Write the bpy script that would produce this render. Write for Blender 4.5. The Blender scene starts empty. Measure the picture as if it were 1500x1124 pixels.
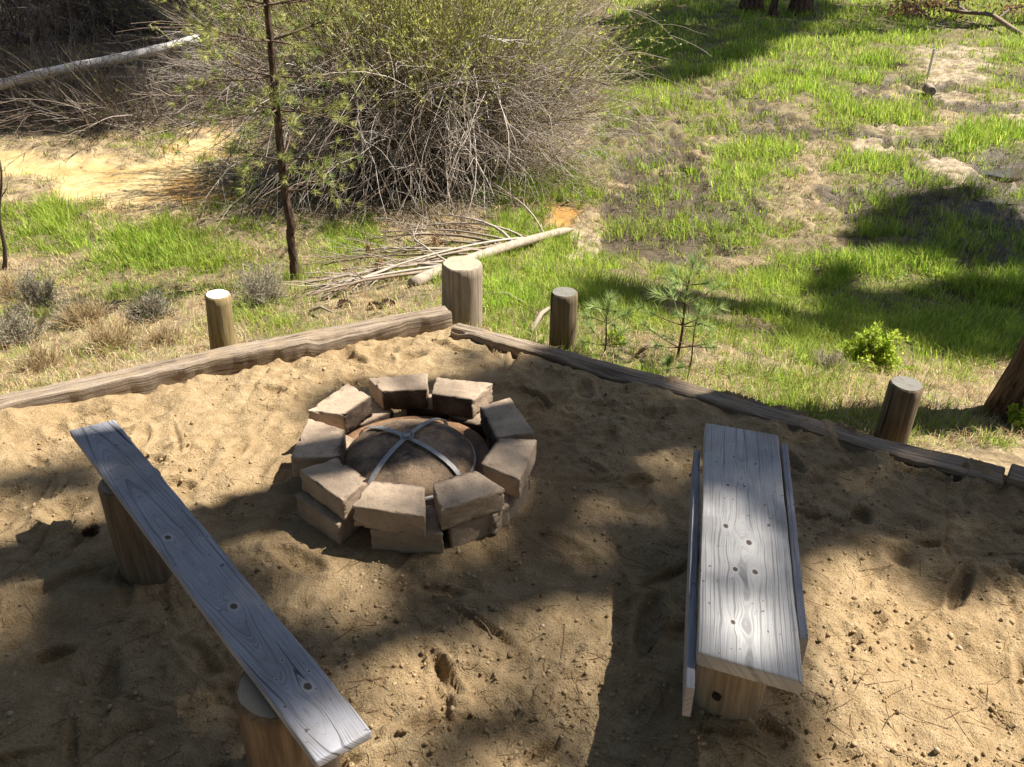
import bpy, math, random
import numpy as np
from mathutils import Vector
rng = np.random.default_rng(7)
random.seed(7)
R = math.radians
scene = bpy.context.scene
COL = scene.collection

# ------------------------------------------------------------------ camera model (real place: metres, sand level z = 0)
F, CX, CY = 1256.0, 750.0, 562.0
CAM = np.array([0.0, 0.0, 2.16]); PITCH = R(30.5)
SP, CP = math.sin(PITCH), math.cos(PITCH)
SUN_EL, SUN_AZ = R(55), R(18.5)              # azimuth measured from +X towards +Y
SUN = np.array([math.cos(SUN_EL)*math.cos(SUN_AZ), math.cos(SUN_EL)*math.sin(SUN_AZ), math.sin(SUN_EL)])

def on_z(px, py, z):
    """point of the place at height z seen at photo position (px,py)"""
    px = np.asarray(px, float); py = np.asarray(py, float)
    yn = (py-CY)/F
    d = (CAM[2]-z)/(SP+yn*CP)
    return np.stack([(px-CX)/F*d, d*(CP-yn*SP), np.broadcast_to(z, d.shape)*1.0], -1)
def at_y(px, py, Y):
    yn = (py-CY)/F
    d = Y/(CP-yn*SP)
    return np.array([(px-CX)/F*d, Y, CAM[2]-d*(SP+yn*CP)])
def proj(p):
    p = np.asarray(p, float)
    h = CAM[2]-p[..., 2]
    d = p[..., 1]*CP+h*SP
    d = np.where(d < .05, .05, d)
    return CX+F*p[..., 0]/d, CY+F*(h*CP-p[..., 1]*SP)/d, d

# ------------------------------------------------------------------ noise
def vnoise(x, y, seed=0):
    xi = np.floor(x).astype(np.int64); yi = np.floor(y).astype(np.int64)
    fx = x-xi; fy = y-yi
    fx = fx*fx*fx*(fx*(fx*6-15)+10); fy = fy*fy*fy*(fy*(fy*6-15)+10)
    def h(a, b):
        n = (a*374761393+b*668265263+seed*974634777) & 0xffffffff
        n = ((n ^ (n >> 13))*1274126177) & 0xffffffff
        n = (n ^ (n >> 16)) & 0xffff
        return n/32767.5-1.0
    a = h(xi, yi); b = h(xi+1, yi); c = h(xi, yi+1); d = h(xi+1, yi+1)
    return (a*(1-fx)+b*fx)*(1-fy)+(c*(1-fx)+d*fx)*fy
def fbm(x, y, seed=0, o=3):
    s = 0; a = 1.0; t = 0
    for i in range(o):
        s = s+a*vnoise(x*2**i+17.3*i, y*2**i-9.1*i, seed+i*31); t += a; a *= .5
    return s/t
def sstep(a, b, x):
    t = np.clip((x-a)/(b-a), 0, 1); return t*t*(3-2*t)

# ------------------------------------------------------------------ timber lines and ground height
def P3(px, py, z): return on_z(px, py, z)
TL = [on_z(x, y, .085) for x, y in ((-420, 668), (0, 580), (310, 513), (500, 477), (657, 447))]
TR = [on_z(x, y, .065) for x, y in ((664, 473), (760, 497), (830, 516), (1000, 563), (1165, 610), (1290, 646), (1474, 690))]
TR2 = [on_z(x, y, .06) for x, y in ((1479, 691), (1600, 726), (1900, 810))]
cA, cC, cB = TL[1][:2], (TL[-1][:2]+TR[0][:2])/2, TR[-1][:2]
def side(a, b):
    n = np.array([-(b-a)[1], (b-a)[0]]); n = n/np.linalg.norm(n)
    if n[1] < 0: n = -n
    return a, n
SL, SR = side(cA, cC), side(cC, cB)
def dout(x, y):
    dl = (x-SL[0][0])*SL[1][0]+(y-SL[0][1])*SL[1][1]
    dr = (x-SR[0][0])*SR[1][0]+(y-SR[0][1])*SR[1][1]
    return np.maximum(dl, dr)
PUD = []
def ground(x, y, fine=False):
    d = dout(x, y)
    z = -.10-.95*sstep(-.6, 4.6, d)
    z = z-.05*sstep(5, 14, d)
    amp = sstep(.1, .8, d)
    z = z+amp*(.05*fbm(x/.9, y/.9, 3, 3)+.05*fbm(x/3.1, y/3.1, 8, 2))
    for (qx, qy, qz, qr) in PUD:
        b = sstep(1.5, .8, np.hypot((x-qx)*.55, y-qy)/qr); z = z*(1-b)+(qz-.06)*b; amp = amp*(1-b)
    if fine: z = z+amp*(.045+.05*sstep(6, 9, y))*np.abs(fbm(x/.22, y/.22, 5, 3))
    z = np.where(d < .06, -.42, z)
    return z
def on_ground(px, py):
    px = np.asarray(px, float); py = np.asarray(py, float)
    z = np.full(np.broadcast(px, py).shape, -.6)
    for _ in range(25):
        p = on_z(px, py, z)
        z = z*.5+.5*ground(p[..., 0], p[..., 1])
    p = on_z(px, py, z); p[..., 2] = ground(p[..., 0], p[..., 1])
    return p

for x_, y_, r_ in ((1482, 250, .24), (1470, 288, .2), (1448, 335, .16)):
    q_ = on_ground(x_, y_); PUD.append((q_[0], q_[1], q_[2], r_))

# ------------------------------------------------------------------ mesh helpers
def mesh_np(name, V, faces, mat, attrs=None, smooth=True):
    V = np.ascontiguousarray(V, np.float32)
    if not isinstance(faces, list): faces = [faces]
    faces = [np.asarray(f, np.int32) for f in faces if len(f)]
    me = bpy.data.meshes.new(name)
    me.vertices.add(len(V)); me.vertices.foreach_set('co', V.ravel())
    nl = sum(f.size for f in faces); npoly = sum(len(f) for f in faces)
    me.loops.add(nl); me.polygons.add(npoly)
    me.loops.foreach_set('vertex_index', np.concatenate([f.ravel() for f in faces]))
    ls = []; lt = []; s = 0
    for f in faces:
        k = f.shape[1]
        ls.append(s+np.arange(len(f))*k); lt.append(np.full(len(f), k)); s += f.size
    me.polygons.foreach_set('loop_start', np.concatenate(ls).astype(np.int32))
    me.polygons.foreach_set('loop_total', np.concatenate(lt).astype(np.int32))
    me.polygons.foreach_set('use_smooth', np.full(npoly, smooth))
    me.update(calc_edges=True)
    if attrs:
        for k, a in attrs.items():
            a = np.asarray(a, np.float32)
            if a.ndim == 2:
                if a.shape[1] == 3: a = np.concatenate([a, np.ones((len(a), 1), np.float32)], 1)
                at = me.attributes.new(k, 'FLOAT_COLOR', 'POINT'); at.data.foreach_set('color', np.ascontiguousarray(a).ravel())
            else:
                at = me.attributes.new(k, 'FLOAT', 'POINT'); at.data.foreach_set('value', a)
    me.materials.append(mat)
    return me
def tag(o, label=None, cat=None, group=None, kind=None):
    if label: o['label'] = label
    if cat: o['category'] = cat
    if group: o['group'] = group
    if kind: o['kind'] = kind
    return o
def thing(name, label, cat, loc, group=None):
    o = bpy.data.objects.new(name, None); COL.objects.link(o)
    o.location = [float(v) for v in loc]; o.empty_display_size = .1
    return tag(o, label, cat, group)
def obj(name, V, faces, mat, parent=None, loc=None, attrs=None, smooth=True):
    """one mesh object; V in world metres"""
    V = np.asarray(V, float)
    base = np.zeros(3)
    if parent is not None:
        q = parent
        while q is not None: base = base+np.array(q.location); q = q.parent
        V = V-base
    elif loc is not None: V = V-np.array(loc)
    o = bpy.data.objects.new(name, mesh_np(name, V, faces, mat, attrs, smooth)); COL.objects.link(o)
    if parent is not None: o.parent = parent
    elif loc is not None: o.location = [float(v) for v in loc]
    return o
class MB:
    def __init__(s): s.V = []; s.F = {}; s.n = 0; s.A = []
    def add(s, V, faces, a=None):
        V = np.asarray(V, float)
        if not isinstance(faces, list): faces = [faces]
        for f in faces:
            f = np.asarray(f)
            if len(f): s.F.setdefault(f.shape[1], []).append(f+s.n)
        s.V.append(V); s.n += len(V)
        if a is not None:
            a = np.asarray(a, float)
            s.A.append(np.broadcast_to(a, (len(V), 3)) if a.ndim == 1 else a)
    def obj(s, name, mat, parent=None, loc=None, smooth=True):
        at = {'tint': np.concatenate(s.A)} if s.A else None
        return obj(name, np.concatenate(s.V), [np.concatenate(f) for f in s.F.values()], mat, parent, loc, at, smooth)

def nrm(v): return v/np.maximum(np.linalg.norm(v, axis=-1, keepdims=True), 1e-9)
def tubes(Pt, Rd, sides=4, cap=True):
    """Pt (N,n,3), Rd (N,n)"""
    Pt = np.asarray(Pt, float); Rd = np.asarray(Rd, float)
    if Pt.ndim == 2: Pt = Pt[None]; Rd = Rd[None]
    N, n, _ = Pt.shape
    T = np.gradient(Pt, axis=1); T = nrm(T)
    mean = nrm(Pt[:, -1]-Pt[:, 0])
    ref = np.where(np.abs(mean[:, 2:3]) > .8, np.array([[1., .3, 0]]), np.array([[0, 0, 1.]]))
    ref = np.repeat(ref[:, None], n, 1)
    U = nrm(np.cross(T, ref)); W = np.cross(T, U)
    a = np.arange(sides)/sides*2*math.pi
    V = Pt[:, :, None]+Rd[:, :, None, None]*(U[:, :, None]*np.cos(a)[:, None]+W[:, :, None]*np.sin(a)[:, None])
    idx = np.arange(N*n*sides).reshape(N, n, sides)
    i0 = idx[:, :-1]; i1 = idx[:, 1:]
    Fq = np.stack([i0, np.roll(i0, -1, 2), np.roll(i1, -1, 2), i1], -1).reshape(-1, 4)
    out = [Fq]
    if cap:
        if sides == 4: out = [np.concatenate([Fq, idx[:, -1], idx[:, 0, ::-1]])]
        else: out += [idx[:, -1], idx[:, 0, ::-1]]
    return V.reshape(-1, 3), out
def grow(S, D, L, n=7, grav=0.0, wob=.25, up=0.0):
    """stems: start S(N,3), direction D, length L(N)"""
    S = np.asarray(S, float); D = nrm(np.asarray(D, float)); N = len(S)
    L = np.broadcast_to(L, (N,)); st = (L/(n-1))[:, None]
    out = [S]; p = S; d = D; g = np.broadcast_to(grav, (N,))[:, None]
    for i in range(n-1):
        p = p+d*st; out.append(p)
        d = nrm(d+rng.normal(0, wob, (N, 3))*np.sqrt(st)*.6+np.array([0, 0, -1.])*g*st+np.array([0, 0, 1.])*up*st)
    return np.stack(out, 1)
def rand_dir(n):
    return nrm(rng.normal(size=(n, 3)))
def leaves(C, D, L, Wd, nor=None):
    """small pointed leaves, one quad each; C base, D direction"""
    N = len(C); D = nrm(D)
    nor = rand_dir(N) if nor is None else nor
    U = nrm(np.cross(D, nor)); L = np.broadcast_to(L, (N,))[:, None]; Wd = np.broadcast_to(Wd, (N,))[:, None]
    Nn = np.cross(U, D)
    V = np.stack([C, C+D*L*.45+U*Wd*.5+Nn*Wd*.15, C+D*L, C+D*L*.45-U*Wd*.5+Nn*Wd*.15], 1).reshape(-1, 3)
    return V, np.arange(N*4).reshape(N, 4)
def needles(C, D, L, Wd):
    N = len(C); D = nrm(D); U = nrm(np.cross(D, rand_dir(N)))
    L = np.broadcast_to(L, (N,))[:, None]; Wd = np.broadcast_to(Wd, (N,))[:, None]
    V = np.stack([C-U*Wd*.5, C+U*Wd*.5, C+D*L], 1).reshape(-1, 3)
    return V, np.arange(N*3).reshape(N, 3)
def rbox(lx, ly, lz, r, nx, ny, nz):
    """rounded box, centred; returns V, quads"""
    def lin(n, l):
        t = np.linspace(-1, 1, n+1)*l/2
        e = r*.45
        inner = np.linspace(-l/2+r, l/2-r, max(n-3, 2))
        return np.unique(np.concatenate([[-l/2, -l/2+e], inner, [l/2-e, l/2]]))
    X, Y, Z = lin(nx, lx), lin(ny, ly), lin(nz, lz)
    Vs = []; Fs = []; n0 = 0
    def face(A, B, fn, flip):
        nonlocal n0
        a, b = np.meshgrid(A, B, indexing='ij'); V = fn(a.ravel(), b.ravel()); na, nb = len(A), len(B)
        i = np.arange(na*nb).reshape(na, nb)
        q = np.stack([i[:-1, :-1], i[1:, :-1], i[1:, 1:], i[:-1, 1:]], -1).reshape(-1, 4)
        if flip: q = q[:, ::-1]
        Vs.append(V); Fs.append(q+n0); n0 += len(V)
    o = lambda v, a: np.full_like(a, v)
    face(X, Y, lambda a, b: np.stack([a, b, o(lz/2, a)], -1), False)
    face(X, Y, lambda a, b: np.stack([a, b, o(-lz/2, a)], -1), True)
    face(Y, Z, lambda a, b: np.stack([o(lx/2, a), a, b], -1), False)
    face(Y, Z, lambda a, b: np.stack([o(-lx/2, a), a, b], -1), True)
    face(X, Z, lambda a, b: np.stack([a, o(ly/2, a), b], -1), True)
    face(X, Z, lambda a, b: np.stack([a, o(-ly/2, a), b], -1), False)
    V = np.concatenate(Vs); Fq = np.concatenate(Fs)
    key = np.round(V*1e5).astype(np.int64)
    _, first, inv = np.unique(key, axis=0, return_index=True, return_inverse=True)
    V = V[first]; Fq = inv.reshape(-1)[Fq]
    h = np.array([lx, ly, lz])/2-r
    q = np.clip(V, -h, h); d = V-q; l = np.linalg.norm(d, axis=1, keepdims=True)
    V2 = np.where(l > 1e-9, q+r*d/np.maximum(l, 1e-9), V)
    return V2, Fq
def noise3(p, s, seed=0):
    return (fbm(p[:, 0]/s+3.1*p[:, 2]/s, p[:, 1]/s, seed)+fbm(p[:, 1]/s+1.7, p[:, 2]/s-p[:, 0]/s*.6, seed+5))*.5
def lathe(prof, c, n=48):
    prof = np.asarray(prof, float); a = np.arange(n)/n*2*math.pi; m = len(prof)
    V = np.stack([c[0]+prof[:, None, 0]*np.cos(a), c[1]+prof[:, None, 0]*np.sin(a), c[2]+prof[:, None, 1]+0*a], -1).reshape(-1, 3)
    i = np.arange(m*n).reshape(m, n)
    Fq = np.stack([i[:-1], np.roll(i[:-1], -1, 1), np.roll(i[1:], -1, 1), i[1:]], -1).reshape(-1, 4)
    return V, Fq

# ------------------------------------------------------------------ materials
class NT:
    def __init__(s, name):
        s.m = bpy.data.materials.new(name); s.m.use_nodes = True
        s.t = s.m.node_tree; s.t.nodes.clear()
        s.out = s.n('ShaderNodeOutputMaterial')
    def n(s, typ, **kw):
        x = s.t.nodes.new(typ)
        for k, v in kw.items(): setattr(x, k, v)
        return x
    def l(s, a, b): s.t.links.new(a, b)
    def set(s, sock, v):
        if isinstance(v, bpy.types.NodeSocket): s.l(v, sock)
        else:
            if isinstance(v, (tuple, list)) and len(v) == 3 and sock.type == 'RGBA': v = (*v, 1)
            sock.default_value = v
    def coord(s, scale=(1, 1, 1), src='Object'):
        c = s.n('ShaderNodeTexCoord'); mp = s.n('ShaderNodeMapping'); s.l(c.outputs[src], mp.inputs[0])
        mp.inputs['Scale'].default_value = scale; return mp.outputs[0]
    def noise(s, vec, scale, detail=4, rough=.55, dist=0):
        x = s.n('ShaderNodeTexNoise'); s.set(x.inputs['Vector'], vec)
        x.inputs['Scale'].default_value = scale; x.inputs['Detail'].default_value = detail
        x.inputs['Roughness'].default_value = rough; x.inputs['Distortion'].default_value = dist
        return x.outputs['Fac']
    def ramp(s, fac, stops):
        x = s.n('ShaderNodeValToRGB'); s.set(x.inputs[0], fac); e = x.color_ramp.elements
        while len(e) < len(stops): e.new(.5)
        for el, (p, c) in zip(e, stops):
            el.position = p; el.color = (*c, 1) if isinstance(c, (tuple, list)) else (c, c, c, 1)
        return x.outputs[0]
    def mix(s, fac, a, b, mode='MIX'):
        x = s.n('ShaderNodeMix', data_type='RGBA', blend_type=mode)
        s.set(x.inputs[0], fac); s.set(x.inputs[6], a); s.set(x.inputs[7], b); return x.outputs[2]
    def math(s, op, a, b=0.0, c=0.0):
        x = s.n('ShaderNodeMath', operation=op); s.set(x.inputs[0], a); s.set(x.inputs[1], b)
        if len(x.inputs) > 2: s.set(x.inputs[2], c)
        return x.outputs[0]
    def attr(s, name, out='Color'):
        x = s.n('ShaderNodeAttribute', attribute_name=name); return x.outputs[out]
    def bump(s, h, strength=.5, dist=.01, normal=None):
        x = s.n('ShaderNodeBump'); s.set(x.inputs['Height'], h); x.inputs['Strength'].default_value = strength
        x.inputs['Distance'].default_value = dist
        if normal is not None: s.l(normal, x.inputs['Normal'])
        return x.outputs[0]
    def finish(s, color, rough=.85, normal=None, spec=.3, metal=0.0, transl=None):
        b = s.n('ShaderNodeBsdfPrincipled'); s.set(b.inputs['Base Color'], color); s.set(b.inputs['Roughness'], rough)
        b.inputs['Specular IOR Level'].default_value = spec; b.inputs['Metallic'].default_value = metal
        if normal is not None: s.l(normal, b.inputs['Normal'])
        sh = b.outputs[0]
        if transl:
            t = s.n('ShaderNodeBsdfTranslucent'); s.set(t.inputs[0], color)
            mx = s.n('ShaderNodeMixShader'); mx.inputs[0].default_value = transl
            s.l(sh, mx.inputs[1]); s.l(t.outputs[0], mx.inputs[2]); sh = mx.outputs[0]
        s.sh = sh
        s.l(sh, s.out.inputs[0]); return s.m

def m_sand():
    t = NT('sand'); v = t.coord()
    big = t.noise(v, 1.7, 3); mid = t.noise(v, 14, 5, .6); fine = t.noise(v, 130, 3, .7); grit = t.noise(v, 420, 2, .6)
    c = t.mix(t.ramp(big, [(.35, 0.), (.65, 1.)]), (.385, .275, .150), (.43, .322, .188))
    c = t.mix(t.ramp(mid, [(.38, .55), (.6, 0.)]), c, (.25, .165, .08))
    c = t.mix(t.ramp(fine, [(.35, .6), (.5, 0.)]), c, (.17, .115, .06))
    c = t.mix(t.ramp(grit, [(.62, 0.), (.75, .6)]), c, (.52, .43, .30))
    dark = t.attr('sand_dark', 'Fac')
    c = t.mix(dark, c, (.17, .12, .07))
    h = t.math('ADD', t.math('MULTIPLY', mid, .9), t.math('ADD', t.math('MULTIPLY', fine, .30), t.math('MULTIPLY', grit, .10)))
    return t.finish(c, .95, t.bump(h, 1., .03), .1)
def m_ground():
    t = NT('meadow_soil'); v = t.coord()
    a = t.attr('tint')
    n1 = t.noise(v, 6, 5, .65); n2 = t.noise(v, 40, 4, .7); n3 = t.noise(v, 2.2, 4, .6)
    calm = t.attr('calm', 'Fac'); busy = t.math('SUBTRACT', 1.0, t.math('MULTIPLY', calm, .62))
    c = t.mix(t.math('MULTIPLY', t.ramp(n1, [(.40, .75), (.58, 0.)]), busy), a, (.055, .038, .022))
    c = t.mix(t.math('MULTIPLY', calm, t.ramp(n3, [(.42, .0), (.62, .7)])), c, (.42, .25, .07))
    c = t.mix(t.ramp(n2, [(.52, 0.), (.72, .5)]), c, (.46, .36, .20))
    c = t.mix(t.ramp(n3, [(.4, 0.), (.7, .25)]), c, (.30, .20, .10))
    wet = t.attr('wet', 'Fac')
    c = t.mix(t.math('MULTIPLY', wet, .5), c, (.05, .035, .02))
    rough = t.math('SUBTRACT', .92, t.math('MULTIPLY', t.math('MAXIMUM', wet, t.math('MULTIPLY', calm, .6)), .55))
    h = t.math('MULTIPLY', t.math('ADD', n1, t.math('MULTIPLY', n2, .35)), busy)
    return t.finish(c, rough, t.bump(h, .9, .05), .3)
def m_tint(name, rough=.8, transl=None, var=.35, scale=9, spec=.25, bumpy=0, stretch=(1, 1, 1)):
    t = NT(name); v = t.coord(stretch); a = t.attr('tint'); n = t.noise(v, scale, 3, .6)
    c = t.mix(t.ramp(n, [(.3, var), (.7, 0.)]), a, t.mix(1.0, a, (.35, .32, .28), 'MULTIPLY'))
    nb = t.bump(n, .7, bumpy) if bumpy else None
    return t.finish(c, rough, nb, spec, 0, transl)
def m_board(name, pale, dark):
    t = NT(name); u = t.attr('gu', 'Fac'); gv = t.attr('gv', 'Fac'); kd = t.attr('kd', 'Fac')
    cb = t.n('ShaderNodeCombineXYZ'); t.l(t.math('MULTIPLY', u, 1.6), cb.inputs[0]); t.l(t.math('MULTIPLY', gv, 210.0), cb.inputs[1])
    g1 = t.noise(cb.outputs[0], 1.0, 3, .6, .15)
    cb2 = t.n('ShaderNodeCombineXYZ'); t.l(t.math('MULTIPLY', u, 7.0), cb2.inputs[0]); t.l(t.math('MULTIPLY', gv, 650.0), cb2.inputs[1])
    g2 = t.noise(cb2.outputs[0], 1.0, 2, .6)
    cb3 = t.n('ShaderNodeCombineXYZ'); t.l(t.math('MULTIPLY', u, 1.3), cb3.inputs[0]); t.l(t.math('MULTIPLY', gv, 60.0), cb3.inputs[1])
    g3 = t.noise(cb3.outputs[0], 1.0, 2, .5)
    v = t.coord(); blot = t.noise(v, 5, 4, .6)
    c = t.mix(t.ramp(blot, [(.35, 0.), (.7, 1.)]), pale, tuple(x*.78 for x in pale))
    line = t.ramp(g1, [(.36, 1.), (.45, 0.)])
    c = t.mix(t.math('MULTIPLY', line, .62), c, dark)
    c = t.mix(t.ramp(g2, [(.35, .45), (.52, 0.)]), c, dark)
    crack = t.ramp(g3, [(.30, 1.), (.325, 0.)])
    c = t.mix(t.math('MULTIPLY', crack, .85), c, (.02, .018, .016))
    kn = t.ramp(t.math('DIVIDE', kd, 4.0), [(0., (.14, .10, .07)), (.10, (.05, .04, .035)), (.19, (.16, .13, .11)), (.24, (.50, .48, .46)), (.38, (.40, .39, .39)), (.55, (.4, .4, .4))])
    kf = t.ramp(t.math('DIVIDE', kd, 4.0), [(0., 1.), (.20, 1.), (.28, .5), (.5, 0.)])
    c = t.mix(kf, c, kn)
    st = t.noise(v, 2.6, 5, .65); c = t.mix(t.ramp(st, [(.5, 0.), (.72, .55)]), c, (.17, .14, .115))
    sp2 = t.noise(v, 60, 2, .5); c = t.mix(t.ramp(sp2, [(.69, 0.), (.73, .8)]), c, (.06, .05, .045))
    h = t.math('ADD', t.math('MULTIPLY', line, -.6), t.math('ADD', t.math('MULTIPLY', g2, .5), t.math('MULTIPLY', crack, -1.5)))
    return t.finish(c, .72, t.bump(h, .5, .003), .3)
def m_log(name, base, dark, streak=14, ring=True, crackw=.31):
    """round timber: grain along object Z"""
    t = NT(name); v = t.coord((1, 1, .07)); v2 = t.coord((1, 1, .02)); v3 = t.coord()
    n1 = t.noise(v, streak*4, 4, .65); n2 = t.noise(v2, streak*1.4, 2, .5); n3 = t.noise(v3, 6, 4, .6)
    c = t.mix(t.ramp(n1, [(.35, 1.), (.62, 0.)]), base, dark)
    c = t.mix(t.ramp(n3, [(.45, 0.), (.7, .6)]), c, tuple(x*.6 for x in base))
    cr = t.ramp(n2, [(crackw, 1.), (crackw+.025, 0.)])
    c = t.mix(t.math('MULTIPLY', cr, .9), c, (.025, .018, .012))
    nb = t.bump(t.math('ADD', n1, t.math('MULTIPLY', cr, -2.)), .6, .006)
    return t.finish(c, .85, nb, .2)
def m_end(name, base, dark):
    """sawn end with growth rings, object origin on the axis"""
    t = NT(name); v = t.coord(); sp = t.n('ShaderNodeSeparateXYZ'); t.l(v, sp.inputs[0])
    r = t.math('SQRT', t.math('ADD', t.math('MULTIPLY', sp.outputs[0], sp.outputs[0]), t.math('MULTIPLY', sp.outputs[1], sp.outputs[1])))
    n = t.noise(v, 18, 3, .6); w = t.math('SINE', t.math('ADD', t.math('MULTIPLY', r, 900.0), t.math('MULTIPLY', n, 9.0)))
    c = t.mix(t.ramp(w, [(.0, 0.), (1., .45)]), base, dark)
    c = t.mix(t.ramp(n, [(.5, 0.), (.75, .5)]), c, dark)
    an = t.math('ARCTAN2', sp.outputs[1], sp.outputs[0]); cb = t.n('ShaderNodeCombineXYZ'); t.l(t.math('MULTIPLY', an, 2.6), cb.inputs[0]); t.l(t.math('MULTIPLY', r, 5.0), cb.inputs[1])
    cr = t.ramp(t.noise(cb.outputs[0], 1.3, 1, .4), [(.30, 1.), (.33, 0.)]); c = t.mix(t.math('MULTIPLY', cr, .85), c, (.03, .02, .014))
    return t.finish(c, .85, t.bump(t.math('ADD', n, t.math('MULTIPLY', cr, -1.5)), .5, .004), .2)
def m_timber():
    t = NT('weathered_timber'); u = t.attr('gu', 'Fac'); gv = t.attr('gv', 'Fac'); v = t.coord()
    cb = t.n('ShaderNodeCombineXYZ'); t.l(t.math('MULTIPLY', u, 2.2), cb.inputs[0]); t.l(t.math('MULTIPLY', gv, 55.0), cb.inputs[1])
    g = t.noise(cb.outputs[0], 1., 5, .65, .3); n = t.noise(v, 9, 5, .65); f = t.noise(v, 90, 3, .6)
    c = t.ramp(g, [(.30, (.03, .02, .013)), (.40, (.16, .12, .088)), (.56, (.29, .23, .175)), (.75, (.38, .32, .26))])
    c = t.mix(t.ramp(n, [(.45, .0), (.72, .8)]), c, (.33, .25, .155))
    c = t.mix(t.ramp(f, [(.6, 0.), (.75, .4)]), c, (.40, .33, .24))
    h = t.math('ADD', g, t.math('MULTIPLY', f, .2))
    return t.finish(c, .9, t.bump(h, .9, .02), .2)
def m_block():
    t = NT('concrete_block'); v = t.coord(); s = t.attr('soot', 'Fac')
    oi = t.n('ShaderNodeObjectInfo'); 
    off = t.n('ShaderNodeVectorMath', operation='ADD'); t.l(v, off.inputs[0]); t.l(oi.outputs['Location'], off.inputs[1]); v = off.outputs[0]
    n1 = t.noise(v, 9, 5, .6); n2 = t.noise(v, 70, 4, .7); n3 = t.noise(v, 220, 2, .6)
    c = t.mix(t.ramp(n1, [(.38, 0.), (.62, 1.)]), (.475, .36, .26), (.36, .275, .20))
    c = t.mix(t.ramp(n2, [(.34, .55), (.44, 0.)]), c, (.20, .155, .115))
    c = t.mix(t.ramp(n3, [(.6, 0.), (.72, .5)]), c, (.46, .40, .31))
    c = t.mix(t.math('MULTIPLY', s, t.ramp(n1, [(.25, .75), (.6, 1.)])), c, (.04, .026, .02))
    h = t.math('ADD', t.math('MULTIPLY', n2, .7), t.math('ADD', n1, t.math('MULTIPLY', n3, .2)))
    return t.finish(c, .93, t.bump(h, .75, .008), .15)
def m_rust(name, a, b, scale=7, metal=.2, rough=.75):
    t = NT(name); v = t.coord(); n = t.noise(v, scale, 5, .65); n2 = t.noise(v, 60, 3, .7)
    c = t.mix(t.ramp(n, [(.36, 0.), (.62, 1.)]), a, b)
    c = t.mix(t.ramp(n2, [(.58, 0.), (.72, .6)]), c, tuple(min(1, x*1.8) for x in b))
    return t.finish(c, rough, t.bump(n2, .4, .004), .3, metal)
def m_screen():
    t = NT('spark_screen_wire'); v = t.coord(); n = t.noise(v, 6, 5, .65); n2 = t.noise(v, 45, 4, .7); n3 = t.noise(v, 260, 2, .6)
    c = t.mix(t.ramp(n, [(.38, 0.), (.58, 1.)]), (.10, .072, .052), (.32, .22, .14))
    c = t.mix(t.ramp(n2, [(.55, 0.), (.7, .55)]), c, (.42, .33, .22))
    c = t.mix(t.ramp(n2, [(.3, .6), (.42, 0.)]), c, (.035, .026, .02))
    m = t.finish(c, .75, t.bump(t.math('ADD', n2, n3), .5, .004), .3, .15)
    tr = t.n('ShaderNodeBsdfTransparent'); mx = t.n('ShaderNodeMixShader')
    t.l(t.ramp(n3, [(.55, 0.), (.62, .45)]), mx.inputs[0]); t.l(t.sh, mx.inputs[1]); t.l(tr.outputs[0], mx.inputs[2]); t.l(mx.outputs[0], t.out.inputs[0])
    return m
def m_plain(name, c, rough=.6, metal=0., var=.5, scale=30):
    t = NT(name); v = t.coord(); n = t.noise(v, scale, 4, .6)
    return t.finish(t.mix(t.ramp(n, [(.35, 0.), (.7, 1.)]), c, tuple(x*var for x in c)), rough, t.bump(n, .3, .003), .4, metal)
def m_bark(name, a, b, sc=22):
    t = NT(name); v = t.coord((1, 1, .22)); n = t.noise(v, sc, 5, .65, .4); n2 = t.noise(v, sc*.3, 3)
    c = t.ramp(n, [(.36, tuple(x*.25 for x in a)), (.5, a), (.68, b)])
    return t.finish(c, .95, t.bump(n, 1., .03), .1)
def m_water():
    t = NT('puddle_water'); v = t.coord(); n = t.noise(v, 12, 3)
    return t.finish(t.mix(n, (.10, .085, .06), (.05, .045, .035)), .07, t.bump(n, .15, .01), .6)

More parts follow.
